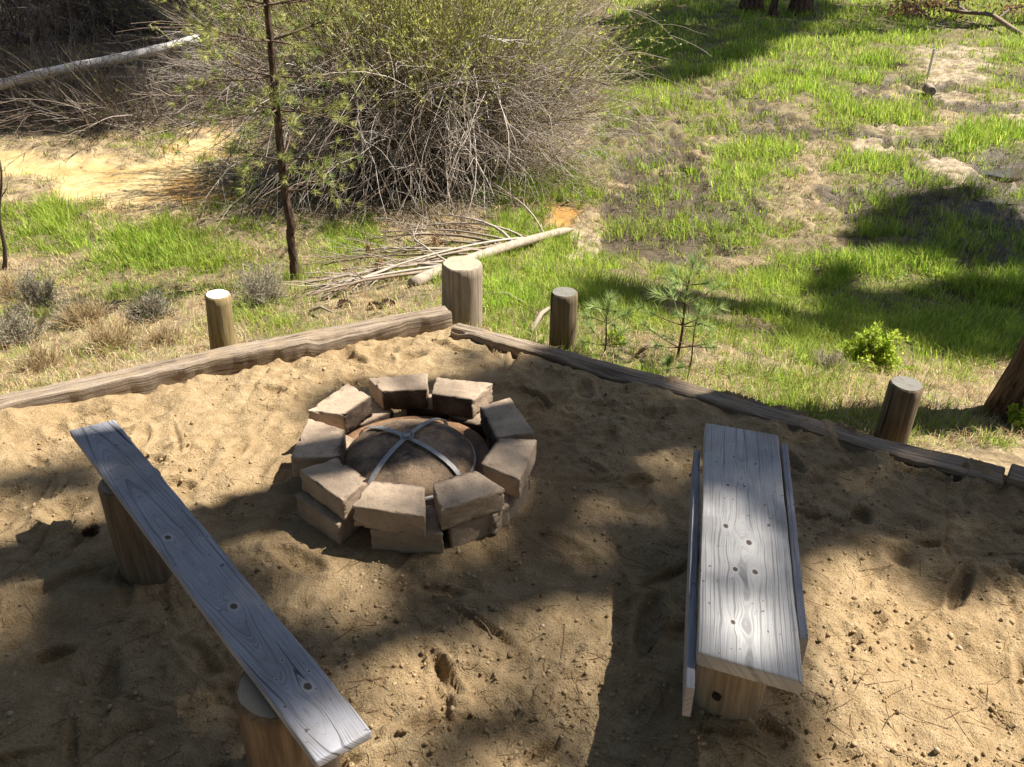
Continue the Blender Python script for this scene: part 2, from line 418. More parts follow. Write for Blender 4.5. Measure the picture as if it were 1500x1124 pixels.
M = dict(sand=m_sand(), ground=m_ground(), grass=m_tint('grass_blades', .6, .5, .15), straw=m_tint('straw_blades', .85, .2, .25),
         leaf=m_tint('leaf', .65, .4, .2), needle=m_tint('pine_needles', .6, .3, .2), stem=m_tint('shrub_stems', .9, None, .5, 14),
         twig=m_tint('dead_wood', .9, None, .55, 16, .2, .006), bark=m_bark('pine_bark', (.115, .07, .048), (.21, .14, .10)),
         bark2=m_bark('young_pine_bark', (.10, .067, .048), (.17, .12, .09), 40),
         board_a=m_board('grey_board_narrow', (.345, .348, .385), (.078, .075, .082)), board_b=m_board('grey_board_wide', (.46, .45, .445), (.12, .112, .115)),
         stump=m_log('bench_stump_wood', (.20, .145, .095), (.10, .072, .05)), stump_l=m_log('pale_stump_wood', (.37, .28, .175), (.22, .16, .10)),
         post_pale=m_log('pale_post_wood', (.33, .25, .12), (.18, .13, .06)), post_grey=m_log('grey_post_wood', (.36, .29, .22), (.20, .155, .115), 12, True, .31),
         post_brown=m_log('brown_post_wood', (.21, .155, .095), (.10, .075, .05)), end_white=m_end('fresh_cut_end', (.80, .74, .62), (.62, .54, .42)),
         end_grey=m_end('grey_cut_end', (.40, .33, .24), (.24, .19, .135)), end_dark=m_end('dark_cut_end', (.19, .18, .155), (.08, .075, .065)),
         timber=m_timber(), block=m_block(), bowl=m_rust('rusty_bowl', (.17, .09, .05), (.30, .18, .10)), screen=m_screen(),
         steel=m_plain('strap_steel', (.36, .35, .34), .55, .5, .7, 40), ash=m_plain('ash', (.17, .15, .13), .95, 0, .4, 20),
         white=m_plain('white_paint', (.75, .73, .68), .7), water=m_water(), cone=m_plain('pine_cone_scales', (.12, .07, .04), .9, 0, .4, 60), hole=m_plain('bolt_hole', (.03, .018, .012), .95, 0, .7, 50))

# ------------------------------------------------------------------ world, sun, camera
w = bpy.data.worlds.new('World'); scene.world = w; w.use_nodes = True
nt = w.node_tree; bg = nt.nodes['Background']; sky = nt.nodes.new('ShaderNodeTexSky'); sky.sky_type = 'NISHITA'; sky.sun_disc = False
sky.sun_elevation = SUN_EL; sky.sun_rotation = math.pi/2-SUN_AZ
nt.links.new(sky.outputs[0], bg.inputs[0]); bg.inputs[1].default_value = .05
sl = bpy.data.lights.new('sun', 'SUN'); sl.energy = 5.0; sl.angle = R(.53); sl.color = (1, .94, .84)
so = bpy.data.objects.new('sun', sl); COL.objects.link(so); so.rotation_euler = Vector(SUN).to_track_quat('Z', 'Y').to_euler(); so.location = (10, 5, 20)
cd = bpy.data.cameras.new('camera'); cd.sensor_width = 36; cd.lens = F/1500*36; cd.clip_end = 1500; cd.clip_start = .05
co = bpy.data.objects.new('camera', cd); COL.objects.link(co); co.location = CAM; co.rotation_euler = (math.pi/2-PITCH, 0, 0); scene.camera = co
scene.view_settings.view_transform = 'Standard'; scene.view_settings.look = 'None'; scene.view_settings.exposure = 1.28; scene.view_settings.gamma = 1

# ------------------------------------------------------------------ cover map of the meadow (50 x 37.5 px cells of the photograph laid on the ground)
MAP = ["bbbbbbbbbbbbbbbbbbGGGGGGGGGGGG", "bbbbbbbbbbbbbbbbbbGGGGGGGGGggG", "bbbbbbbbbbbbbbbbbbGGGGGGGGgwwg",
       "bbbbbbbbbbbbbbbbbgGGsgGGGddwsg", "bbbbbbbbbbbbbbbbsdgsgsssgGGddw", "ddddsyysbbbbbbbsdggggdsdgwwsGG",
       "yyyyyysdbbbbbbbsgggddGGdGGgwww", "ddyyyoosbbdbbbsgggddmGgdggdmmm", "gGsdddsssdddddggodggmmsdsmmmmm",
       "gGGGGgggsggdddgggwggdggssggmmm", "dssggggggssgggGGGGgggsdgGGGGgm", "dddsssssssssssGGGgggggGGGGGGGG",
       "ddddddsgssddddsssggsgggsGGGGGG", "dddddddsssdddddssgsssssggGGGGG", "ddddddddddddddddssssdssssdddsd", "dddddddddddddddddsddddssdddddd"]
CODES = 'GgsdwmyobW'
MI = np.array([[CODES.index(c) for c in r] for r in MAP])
def cover(px, py, jx=26, jy=17, world=None):
    if world is not None:
        jxn = fbm(world[..., 0]/.5, world[..., 1]/.5, 41, 3)*1.7+rng.normal(0, .35, px.shape); jyn = fbm(world[..., 0]/.5+50, world[..., 1]/.5, 43, 3)*1.7+rng.normal(0, .35, px.shape)
    else: jxn = rng.normal(0, 1, px.shape); jyn = rng.normal(0, 1, px.shape)
    q_ = px+jxn*jx; q_ = np.abs(q_); q_ = np.where(q_ > 1500, 3000-q_, q_)
    c = np.clip((q_/50).astype(int), 0, 29); r = np.clip(((py+jyn*jy)/37.5).astype(int), 0, len(MAP)-1)
    out = MI[r, c]
    if world is not None:
        mu = fbm(world[..., 0]/.8, world[..., 1]/.8, 47, 4)+.3*fbm(world[..., 0]/.13, world[..., 1]/.13, 48, 2)
        out = np.where((mu > .02) & np.isin(out, [1, 2, 3, 4]) & (px > 880) & (py > 110) & (py < 420), 5, out)
    return out
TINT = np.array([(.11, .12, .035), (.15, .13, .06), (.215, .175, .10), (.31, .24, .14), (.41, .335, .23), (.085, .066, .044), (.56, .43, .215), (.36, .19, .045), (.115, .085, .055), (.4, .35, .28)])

# ------------------------------------------------------------------ ground sheets
def axis(segs):
    out = [segs[0][0]]
    for a, b, s0, s1 in segs:
        x = a
        while x < b-1e-6:
            x = min(b, x+s0+(s1-s0)*((x-a)/(b-a))); out.append(x)
    return np.array(out)
def grid(xs, ys):
    X, Y = np.meshgrid(xs, ys, indexing='xy'); ny, nx = X.shape
    i = np.arange(nx*ny).reshape(ny, nx)
    Fq = np.stack([i[:-1, :-1], i[:-1, 1:], i[1:, 1:], i[1:, :-1]], -1).reshape(-1, 4)
    return X.ravel(), Y.ravel(), Fq
xs = axis([(-400, -30, 80, 6), (-30, -9, 2, .12), (-9, -4, .12, .045), (-4, 5, .04, .04), (5, 12, .045, .12), (12, 30, .12, 2), (30, 400, 6, 80)])
ys = axis([(-400, -10, 80, 3), (-10, 2, 2, .06), (2, 9, .04, .05), (9, 26, .05, .2), (26, 60, .25, 4), (60, 500, 8, 80)])
X, Y, Fq = grid(xs, ys)
Z = ground(X, Y, True)
px, py, dep = proj(np.stack([X, Y, Z], -1)); py = np.where(Y < 1, 700, py)
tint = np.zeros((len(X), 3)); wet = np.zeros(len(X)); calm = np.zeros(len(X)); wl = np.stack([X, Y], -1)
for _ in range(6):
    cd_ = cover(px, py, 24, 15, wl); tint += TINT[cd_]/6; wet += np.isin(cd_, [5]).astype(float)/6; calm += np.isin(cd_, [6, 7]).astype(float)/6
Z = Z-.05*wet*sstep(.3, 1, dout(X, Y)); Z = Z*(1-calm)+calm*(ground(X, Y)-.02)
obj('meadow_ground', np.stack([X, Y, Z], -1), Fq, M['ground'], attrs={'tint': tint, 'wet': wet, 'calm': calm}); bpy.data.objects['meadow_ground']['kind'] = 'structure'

# sand terrace
RING = np.array([-.398, 2.88])
xs = axis([(-14, -3.2, 1.2, .05), (-3.2, 3.0, .0105, .0105), (3.0, 14, .05, 1.2)]); ys = axis([(-9, 1.3, 1.2, .03), (1.3, 4.6, .0095, .011)])
X, Y, Fq = grid(xs, ys)
d = dout(X, Y)
near = sstep(-.45, -.1, d)
h = .030*fbm(X/.5, Y/.5, 11, 3)+.022*fbm(X/.13, Y/.13, 12, 4)-.012*np.abs(fbm(X/.09, Y/.09, 17, 3))+.012*sstep(.1, .5, fbm(X/.035, Y/.028, 13, 2))*sstep(-.1, .3, fbm(X/.3, Y/.3, 18, 2))
h += near*(.034*fbm(X/.16, Y/.16, 14, 3)+.022)-.05*sstep(-.13, -.04, d)*sstep(-.1, .5, fbm(X/.5, Y/.5, 15, 2)+.25)
prs = np.random.default_rng(5)
for k in range(150):                      # foot prints and scuffs
    cx, cy, a = prs.uniform(-2.6, 2.6), prs.uniform(1.4, 4.1), prs.uniform(0, 6.3)
    ll, ww, dp = prs.uniform(.05, .14), prs.uniform(.015, .045), prs.uniform(.010, .028)
    u = ((X-cx)*math.cos(a)+(Y-cy)*math.sin(a))/ll; v = (-(X-cx)*math.sin(a)+(Y-cy)*math.cos(a))/ww
    q = u*u+v*v
    h += np.where(q < 6, -dp*1.25*np.exp(-q*q*q)+dp*.55*np.exp(-(q-1.9)**2*1.6), 0)
for k in range(26):                      # scuff lines
    cx, cy, a = prs.uniform(-2.4, 2.4), prs.uniform(1.5, 3.9), prs.uniform(0, 6.3); ll, ww, bd = prs.uniform(.08, .25), prs.uniform(.008, .016), prs.normal(0, 1.2)
    u = ((X-cx)*math.cos(a)+(Y-cy)*math.sin(a)); v = (-(X-cx)*math.sin(a)+(Y-cy)*math.cos(a))-bd*u*u; q = (u/ll)**4+(v/ww)**2
    h += np.where(q < 8, -.012*np.exp(-q)+.006*np.exp(-(u/ll)**4-((v-ww*1.8)/ww)**2), 0)
for qx, qy, rr, dp in ((95, 752, .07, .05), (545, 520, .05, .035), (500, 515, .06, .03), (1320, 810, .05, .03), (1240, 935, .035, .02), (1345, 940, .03, .02), (760, 800, .05, .02), (590, 505, .05, .03), (470, 520, .06, .03)):
    c = on_z(qx, qy, 0); q = ((X-c[0])**2+(Y-c[1])**2)/rr**2; h += -dp*np.exp(-q)+dp*.4*np.exp(-(np.sqrt(q)-1.5)**2*4)
rr = np.hypot(X-RING[0], Y-RING[1]); h = h*(1-.75*np.exp(-(rr/.62)**4))
SANDH = (xs, ys, h.reshape(len(ys), len(xs)))
sand_dark = np.clip(.25*sstep(.0, .5, fbm(X/.7, Y/.7, 21, 3))+.35*np.exp(-((rr-.62)/.12)**2)*(.5+fbm(X/.2, Y/.2, 22, 2))+.3*sstep(-.02, -.05, h), 0, 1)  # random darker patches, ash band around the ring, darker low spots
keep = (d[Fq] < .05).all(1)
used = np.unique(Fq[keep]); remap = np.full(len(X), -1); remap[used] = np.arange(len(used))
obj('sand_ground', np.stack([X, Y, h], -1)[used], remap[Fq[keep]], M['sand'], attrs={'sand_dark': sand_dark[used]})['kind'] = 'structure'
def sand_h(x, y):
    i = np.clip(np.searchsorted(xs, x), 0, len(xs)-1); j = np.clip(np.searchsorted(ys, y), 0, len(ys)-1); return SANDH[2][j, i]

# ------------------------------------------------------------------ border timbers
def timber(path, wd, hg, ztop, label, seed, name='border_timber', twist=0.):
    path = np.array(path); n = max(60, int(np.linalg.norm(path[-1]-path[0])*45))
    seg = np.r_[0, np.cumsum(np.linalg.norm(np.diff(path, axis=0), axis=1))]; Lg = seg[-1]
    V, Fq = rbox(Lg, wd, hg, .011, n, 12, 10)
    u = V[:, 0]+Lg/2
    g = V.copy()
    cx = np.interp(u, seg, path[:, 0]); cy = np.interp(u, seg, path[:, 1])
    t = nrm((path[-1]-path[0])[None])[0]; nn = np.array([-t[1], t[0], 0])
    jag = np.floor(fbm(u/.35, V[:, 1]*0+seed, seed+3, 2)*3)/3
    wv = V[:, 1]*(1+.16*fbm(u/.5, V[:, 2]/.1, seed, 3))+.006*fbm(u/.25, V[:, 2]/.05, seed+1, 3)
    zz = V[:, 2]+.007*fbm(u/.4, V[:, 1]/.05, seed+2, 3)+.006*fbm(u/.06, V[:, 1]/.015, seed+6, 3)
    front = (V[:, 1]*(-1) > wd*.30)
    wv = wv+np.where(front, .018*jag, 0)
    # rotten split along the camera-side arris
    notch = sstep(.1, .45, fbm(u/.45, u*0+seed*1.7, seed+9, 3))
    zz = zz-np.where((V[:, 1] < -wd*.22) & (V[:, 2] > 0), .03*notch, 0)
    Pw = np.stack([cx+nn[0]*wv, cy+nn[1]*wv, ztop-hg/2+zz], -1)
    loc = np.array([*path[0][:2], ztop-hg])
    o = obj(name, Pw, Fq, M['timber'], loc=loc, attrs={'gu': u+seed, 'gv': g[:, 1]+g[:, 2]*1.3+seed*.37+.004*fbm(u/.3, u*0, seed, 2)})
    return tag(o, label, 'timber', 'timbers edging the sand')
timber(TL, .108, .22, .064, 'long weathered timber edging the sand on the left, ending at the thick corner post', 3)
timber(TR, .108, .20, .050, 'long dark cracked timber edging the sand behind the wide bench', 11)
timber(TR2, .13, .2, .07, 'short end of timber past the butt joint at the right edge of the sand', 19)

# ------------------------------------------------------------------ posts and round things
def round_log(base, top, r0, r1, side_mat, end_mat, parent, seed=0, n=40, names=('shaft', 'cut_end'), wob=.055, edge=.008, flare=0.):
    base = np.array(base, float); top = np.array(top, float); ax = top-base; Lg = np.linalg.norm(ax)
    k = 22; t = np.linspace(0, 1, k); a = np.arange(n)/n*2*math.pi
    rad = r0+(r1-r0)*t; Tt, A = np.meshgrid(t, a, indexing='ij')
    rr = rad[:, None]*(1+wob*fbm(np.cos(A)*1.5+seed, np.sin(A)*1.5+Tt*.6, seed, 3)+wob*.5*fbm(np.cos(A)*6+seed, np.sin(A)*6, seed+4, 2))+flare*np.exp(-Tt*6)
    rr[-1] -= edge; tt = Tt.copy(); tt[-2] = 1-edge/Lg; rr[-2] = rr[-3]
    c = base+tt[..., None]*ax
    u = nrm(np.cross(ax, [0, 1., 0.1])); v = nrm(np.cross(ax, u)); v = -v if np.dot(np.cross(u, v), ax) < 0 else v
    V = c+rr[..., None]*(np.cos(A)[..., None]*u+np.sin(A)[..., None]*v)
    i = np.arange(k*n).reshape(k, n)
    Fq = np.stack([i[:-1], np.roll(i[:-1], -1, 1), np.roll(i[1:], -1, 1), i[1:]], -1).reshape(-1, 4)
    s = obj(names[0], V.reshape(-1, 3), [Fq, i[0][None, ::-1]], side_mat, parent)
    # sawn end a hair proud
    m = 8; f = np.linspace(0, 1, m); E = top+ax/Lg*.001+(V[-1]-top)[None]*f[:, None, None]
    E = E+(ax/Lg)*(.002*fbm(E[..., 0]/.03, E[..., 1]/.03, seed+8, 2))[..., None]
    j = np.arange(m*n).reshape(m, n); Fe = np.stack([j[:-1], j[1:], np.roll(j[1:], -1, 1), np.roll(j[:-1], -1, 1)], -1).reshape(-1, 4)
    e = obj(names[1], E.reshape(-1, 3), Fe, end_mat, parent)
    # move end origin on the axis for the growth rings
    off = top-np.array(parent.location); me = e.data
    co_ = np.empty(len(me.vertices)*3, np.float32); me.vertices.foreach_get('co', co_); co_ = co_.reshape(-1, 3)-off.astype(np.float32); me.vertices.foreach_set('co', co_.ravel()); e.location = off
    return s, e
PG = 'round posts standing outside the border timbers'
for bx_, by_, zb, tx_, ty_, wpx, ms, me_, lab, sd in (
        (327, 508, -.12, 319, 431, 37, 'post_pale', 'end_white', 'thin round post with a bright pale sawn top behind the left timber', 1),
        (677, 478, -.16, 677, 386, 60, 'post_grey', 'end_grey', 'thickest grey cracked post standing at the corner where the two timbers meet', 2),
        (824, 506, -.16, 827, 428, 40, 'post_brown', 'end_dark', 'upright brown post with dark top behind the right timber, next to the thick corner post', 3),
        (1303, 650, -.16, 1329, 562, 48, 'post_brown', 'end_dark', 'brown post with peeling reddish streaks behind the right timber, nearest the big pine trunk', 4)):
    b = on_z(bx_, by_, zb); tp = at_y(tx_, ty_, b[1]); dd = proj(tp)[2]; r = wpx/2/F*dd
    t = thing('round_post', lab, 'post', b, PG)
    b2 = b-(tp-b)*.5
    round_log(b2, tp, r*1.04, r*.98, M[ms], M[me_], t, sd)

# ------------------------------------------------------------------ benches
def board(corners, z, th, seed, knots, cathedral, nx, ny, r=.006, wob=.0):
    """corners: far-left, far-right, near-right, near-left on the top plane; returns V,F,attrs"""
    fl, fr, nr_, nl = [np.array(c[:2]) for c in corners]
    Lg = np.linalg.norm((nl+nr_)/2-(fl+fr)/2); Wd = (np.linalg.norm(fr-fl)+np.linalg.norm(nr_-nl))/2
    V, Fq = rbox(Lg, Wd, th, r, nx, ny, 6)
    s = (V[:, 0]+Lg/2)/Lg; q = (V[:, 1]+Wd/2)/Wd
    ed = .0012*fbm(s*Lg/.12, q*0+seed, seed, 3)
    q2 = q+np.where(q > .97, ed/Wd*2, 0)+np.where(q < .03, ed/Wd, 0)
    xy = (fl[None]*(1-s)[:, None]+nl[None]*s[:, None])*(1-q2)[:, None]+(fr[None]*(1-s)[:, None]+nr_[None]*s[:, None])*q2[:, None]
    zz = z-th/2+V[:, 2]+.001*fbm(s*Lg/.3, q*2, seed+1, 2)
    u = s*Lg; v = q*Wd+(V[:, 2]-th/2)*.8
    gv = v.copy()
    if cathedral:
        vc, h0, sl_, uc = cathedral
        hh = h0+sl_*np.abs(u-uc)+.006*fbm(u/.35, u*0+seed, seed+2, 2)
        gv = np.sqrt((v-vc)**2+hh**2)
    gv = gv+.0025*fbm(u/.25, v/.04, seed+3, 3)
    kd = np.full(len(V), 9.0)
    for ku, kv, kr in knots:
        du = (u-ku)/(4.5*kr); dv = v-kv
        push = kr*.85*np.exp(-du*du)*np.exp(-np.abs(dv)/(3.5*kr))
        gv = gv-np.sign(dv)*np.minimum(push, np.abs(dv)*.95)
        e = np.sqrt(((u-ku)/1.35)**2+dv**2)/kr*(1+.12*fbm(u/.012, v/.012, seed+7, 2))
        kd = np.minimum(kd, e)
    kd = np.where(V[:, 2] > th*.2, kd, 9.)
    return np.stack([xy[:, 0], xy[:, 1], zz], -1), Fq, {'gu': u+seed, 'gv': gv+seed*.13, 'kd': np.minimum(kd, 4.0)}, (Lg, Wd)
def uv_of(pxy, corners, z):
    p = on_z(*pxy, z)[:2]; fl, fr, nr_, nl = [np.array(c[:2]) for c in corners]
    a = ((nl+nr_)-(fl+fr))/2; L2 = np.linalg.norm(a); a = a/L2; b = fr-fl; b = b-a*np.dot(a, b); b = b/np.linalg.norm(b)
    return np.dot(p-fl, a), np.dot(p-fl, b)
ZB = .42
# narrow bench on the left
cl = [on_z(x, y, ZB) for x, y in ((101, 630), (168, 614), (545, 1070), (462, 1116))]
kn = [(*uv_of(q, cl, ZB), r) for q, r in (((243, 785), .011), ((338, 884), .012), ((445, 999), .012), ((220, 797), .004), ((300, 697), .004), ((172, 703), .003), ((408, 962), .004), ((447, 976), .004), ((400, 992), .004))]
ctr = (on_z(192, 712, ZB)+on_z(410, 985, ZB))/2
bl = thing('plank_bench', 'long narrow grey plank bench on two stumps, left of the fire ring', 'bench', (ctr[0], ctr[1], 0))
V, Fq, at, _ = board(cl, ZB, .030, 2, kn, (.055, .010, .055, .95), 420, 44)
obj('seat_plank', V, Fq, M['board_a'], bl, attrs=at)
def stump(c, r, ztop, mat, parent, sd):
    g = bpy.data.objects.new('stump_leg', None)
    base = np.array([c[0], c[1], -.12]); top = np.array([c[0]+.004, c[1]+.003, ztop])
    s, e = round_log(base, top, r*1.06, r, mat, M['end_grey'], parent, sd, 48, ('stump_leg', 'stump_top'), .04, .01)
    bpy.data.objects.remove(g)
    e.parent = s; return s
p1 = on_z(187, 703, .38); p2 = on_z(408, 1003, .38)
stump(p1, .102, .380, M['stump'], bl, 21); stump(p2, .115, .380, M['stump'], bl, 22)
# wide bench on the right
cr_ = [on_z(x, y, ZB) for x, y in ((1033, 619), (1140, 637), (1178, 1000), (1022, 955))]
kn = [(*uv_of(q, cr_, ZB), r) for q, r in (((1064, 769), .010), ((1098, 790), .011), ((1078, 831), .009), ((1107, 832), .010), ((1075, 909), .008), ((1067, 709), .006), ((1091, 709), .005), ((1076, 667), .005), ((1108, 675), .005), ((1118, 873), .003), ((1057, 681), .003), ((1100, 665), .003))]
ctr = (cr_[0]+cr_[1]+cr_[2]+cr_[3])/4
br = thing('slab_bench', 'short wide pale grey bench with side boards, right of the fire ring', 'bench', (ctr[0], ctr[1], 0))
V, Fq, at, _ = board(cr_, ZB, .05, 5, kn, (.13, .05, .012, .6), 320, 64)
obj('seat_plank', V, Fq, M['board_b'], br, attrs=at)
def side_board(a, b, zt, th, hg, seed):
    a = np.array(a); b = np.array(b); t = nrm((b-a)[None])[0]; n2 = np.array([t[1], -t[0], 0]); Lg = np.linalg.norm(b-a)
    V, Fq = rbox(Lg, th, hg, .003, 60, 5, 10)
    u = V[:, 0]+Lg/2
    Pw = a+t*u[:, None]+n2*(V[:, 1]+.001*fbm(u/.2, u*0, seed, 2))[:, None]; Pw[:, 2] = zt-hg/2+V[:, 2]+.0015*fbm(u/.25, u*0, seed+1, 2)
    obj('side_board', Pw, Fq, M['board_a'], br, attrs={'gu': u+seed, 'gv': V[:, 2]+V[:, 1]+seed*.2, 'kd': np.full(len(V), 4.)})
side_board(on_z(1021, 660, .375), on_z(1011, 1008, .375), .375, .022, .11, 31)
side_board(on_z(1149, 650, .38), on_z(1178, 936, .38), .38, .024, .11, 33)
def ax_(s): return (cr_[0]+cr_[1])/2*(1-s)+(cr_[2]+cr_[3])/2*s
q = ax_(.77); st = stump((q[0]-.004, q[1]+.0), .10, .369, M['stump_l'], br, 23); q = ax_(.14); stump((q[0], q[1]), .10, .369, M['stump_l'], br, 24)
hc = on_z(1047, 1027, .10); q = ax_(.77); dirh = nrm(np.array([[hc[0]-q[0], hc[1]-q[1], 0]]))[0]
hp = np.array([q[0]-.004, q[1], .10])+dirh*.104
V, f = tubes(np.stack([hp-dirh*.02, hp+dirh*.003]), np.array([.014, .014]), 14)
o = obj('bolt_hole', V, f, M['hole'], st)

# ------------------------------------------------------------------ fire ring
def zc(p): return (400+p[0]/3.407, 500+p[1]/3.407)
# top face corners: outer a, outer b, inner b, inner a
BL = [(((470, 182), (772, 158), (768, 243), (547, 252)), 'back block of the upper course, at the ring\'s far side, with sooty inner face'),
      (((812, 178), (1099, 208), (992, 292), (790, 264)), 'pale back-right block of the upper course, between the far block and the right timber'),
      (((1182, 277), (1308, 456), (1108, 480), (1030, 326)), 'small-looking pale block on the ring\'s right side, above the grey right-hand block'),
      (((1318, 488), (1232, 692), (1035, 608), (1122, 482)), 'grey block at the ring\'s right side facing the wide bench'),
      (((1160, 736), (835, 846), (796, 706), (1010, 640)), 'grey front-right block of the upper course tilted beside the front middle block'),
      (((758, 874), (388, 820), (492, 692), (755, 722)), 'front middle block of the upper course, nearest the camera'),
      (((345, 797), (127, 640), (325, 577), (472, 685)), 'front-left sunlit block of the upper course beside the front middle block'),
      (((83, 582), (175, 380), (359, 440), (340, 574)), 'left block of the upper course with a dark smudge, facing the narrow bench'),
      (((168, 345), (372, 208), (492, 276), (358, 366)), 'brightly lit back-left block of the upper course nearest the left timber')]
ZT = .20
rb = []
for cs, lab in BL:
    rb.append(np.array([on_z(*zc(c), ZT)[:2] for c in cs]))
RC = np.mean([b.mean(0) for b in rb], 0)
def block(corn, z0, z1, label, group, seed, tilt=0.):
    V, Fq = rbox(2, 2, 2, .085, 20, 16, 14)
    s = (V[:, 0]+1)/2; q = (V[:, 1]+1)/2
    oa, ob, ib, ia = corn
    xy = (oa*(1-s)[:, None]+ob*s[:, None])*(1-q)[:, None]+(ia*(1-s)[:, None]+ib*s[:, None])*q[:, None]
    z = z0+(z1-z0)*(V[:, 2]+1)/2
    Pw = np.stack([xy[:, 0], xy[:, 1], z], -1)
    c = Pw.mean(0); dirn = nrm(np.stack([V[:, 0]**5, V[:, 1]**5, V[:, 2]**5], -1))
    edge = (np.sort(np.abs(V), 1)[:, 1] > .8)
    nz = noise3(Pw*1.0+seed*3.3, .03, seed)
    ctr2 = np.array([corn.mean(0)[0], corn.mean(0)[1], (z0+z1)/2])
    dd = nrm(Pw-ctr2)
    Pw = Pw+dd*(nz*.005+np.where(edge, -sstep(.1, .5, noise3(Pw+seed, .022, seed+2))*.014-.003*np.abs(noise3(Pw+seed, .008, seed+3)), 0))[:, None]
    soot = sstep(.86, .98, V[:, 1])*.95+.40*sstep(-.3, .9, V[:, 1])*sstep(.0, .4, noise3(Pw+seed, .07, seed+5))+.2*sstep(.15, .4, noise3(Pw+seed*2, .05, seed+6))
    soot = np.clip(soot+.15*(z1 < .15), 0, 1)
    loc = (*corn.mean(0), z0)
    o = obj('retaining_block', Pw, Fq, M['block'], loc=loc, attrs={'soot': soot})
    tag(o, label, 'block', group)
    return o
for k, ((cs, lab), c) in enumerate(zip(BL, rb)):
    c = RC+(c-RC)*1.0
    zz = ZT
    # the true top lies at ZT: block is 0.1 high
    block(c, ZT-.098, zz, lab, 'upper course of the fire ring', k)
labs = ['lower course block under the gap at the ring\'s far side', 'lower course block hidden behind the back-right block of the ring', 'lower course block at the ring\'s right under the small pale block', 'dark lower course block on the right side below the grey right-hand block', 'dark lower course block below the grey front-right block', 'dark brown lower course block directly below the front middle block', 'leaning lower course block sticking out below the front-left sunlit block', 'shaded lower course block below the smudged left block', 'lower course block below the brightly lit back-left block']
ang = [math.atan2(*(c.mean(0)-RC)[::-1]) for c in rb]
for k in range(9):
    c = rb[k]; a = R({5: 7, 6: 1, 4: 4}.get(k, -15)); ca, sa = math.cos(a), math.sin(a)
    c2 = (c-RC)*.985; c2 = np.stack([c2[:, 0]*ca-c2[:, 1]*sa, c2[:, 0]*sa+c2[:, 1]*ca], -1)+RC
    if k == 6: c2 = c2+np.array([-.035, -.02])
    block(c2, -.02, ZT-.1015, labs[k], 'lower course of the fire ring', 30+k)

# fire bowl and spark screen
fc = on_z(598, 662, .14)
rs = .27
fp = thing('fire_pit', 'rusty steel fire bowl under a domed spark screen, inside the block ring', 'fire pit', (fc[0], fc[1], .0))
pr = [(.0, -.02), (.10, -.012), (.2, .015), (.27, .055), (.30, .085), (.335, .095), (.345, .092), (.345, .087), (.30, .077), (.26, .045), (.19, .003), (.0, -.03)]
V, f = lathe(pr, (fc[0], fc[1], .0), 64); V[:, 2] += .003*noise3(V, .08, 4)
obj('bowl', V, f, M['bowl'], fp)
V, f = lathe([(.0, .075), (.1, .07), (.2, .05), (.262, .05)], (fc[0], fc[1], 0), 40); V[:, 2] += .012*noise3(V, .06, 2)
obj('ash_bed', V, f[:, ::-1], M['ash'], fp)
HD = .102; zr = .098
th = np.linspace(0, math.pi/2, 22)
V, f = lathe([(rs*math.cos(t)**.9, zr+HD*math.sin(t)) for t in th[:-1]]+[(.002, zr+HD)], (fc[0], fc[1], 0), 72)
V[:, 2] += .006*noise3(V, .12, 9)*sstep(rs, rs*.8, np.hypot(V[:, 0]-fc[0], V[:, 1]-fc[1]))
sc = obj('spark_screen', V, f, M['screen'], fp)
V, f = lathe([(rs+.009*math.cos(a), zr+.009*math.sin(a)) for a in np.linspace(0, 2*math.pi, 11)], (fc[0], fc[1], 0), 72)
obj('screen_rim', V, f, M['steel'], sc)
def strap(e1, e2, lift):
    a1 = math.atan2(*(on_z(*e1, .15)[:2]-fc[:2])[::-1]); a2 = math.atan2(*(on_z(*e2, .15)[:2]-fc[:2])[::-1])
    pts = []
    for a, tt in ((a1, np.linspace(.05, math.pi/2, 22)), (a2, np.linspace(math.pi/2, .05, 22)[1:])):
        for t in tt: pts.append((math.cos(a)*(rs+lift)*math.cos(t)**.9, math.sin(a)*(rs+lift)*math.cos(t)**.9, zr+(HD+lift)*math.sin(t)))
    pts = np.array(pts)+np.array([fc[0], fc[1], 0])
    T = nrm(np.gradient(pts, axis=0)); T2 = nrm((pts[-1]-pts[0])[None])[0]; S = np.cross([0, 0, 1.], T2); Nn = nrm(np.cross(S, T))*-1
    Nn = np.where(Nn[:, 2:3] < 0, -Nn, Nn); hw, hh = .0105, .0012
    V = np.stack([pts-S*hw-Nn*hh, pts+S*hw-Nn*hh, pts+S*hw+Nn*hh, pts-S*hw+Nn*hh], 1).reshape(-1, 3)
    n = len(pts); i = np.arange(n*4).reshape(n, 4)
    f = np.stack([i[:-1], np.roll(i[:-1], -1, 1), np.roll(i[1:], -1, 1), i[1:]], -1).reshape(-1, 4)
    return obj('strap', V, [np.concatenate([f, i[:1], i[-1:, ::-1]])], M['steel'], sc, smooth=False)
strap((520, 622), (690, 700), .012); strap((652, 612), (538, 712), .016)
a = np.linspace(0, 2*math.pi, 25)
ring = np.stack([fc[0]+.026*np.cos(a), fc[1]+.026*np.sin(a), zr+HD+.020+.004*np.sin(a*1+1)], -1)
V, f = tubes(ring, np.full(25, .003), 8); obj('handle_ring', V, f, M['steel'], sc)
V, f = rbox(.03, .03, .012, .004, 5, 5, 5); V = V+np.array([fc[0], fc[1], zr+HD+.02]); obj('hub_bolt', V, f, M['steel'], sc)

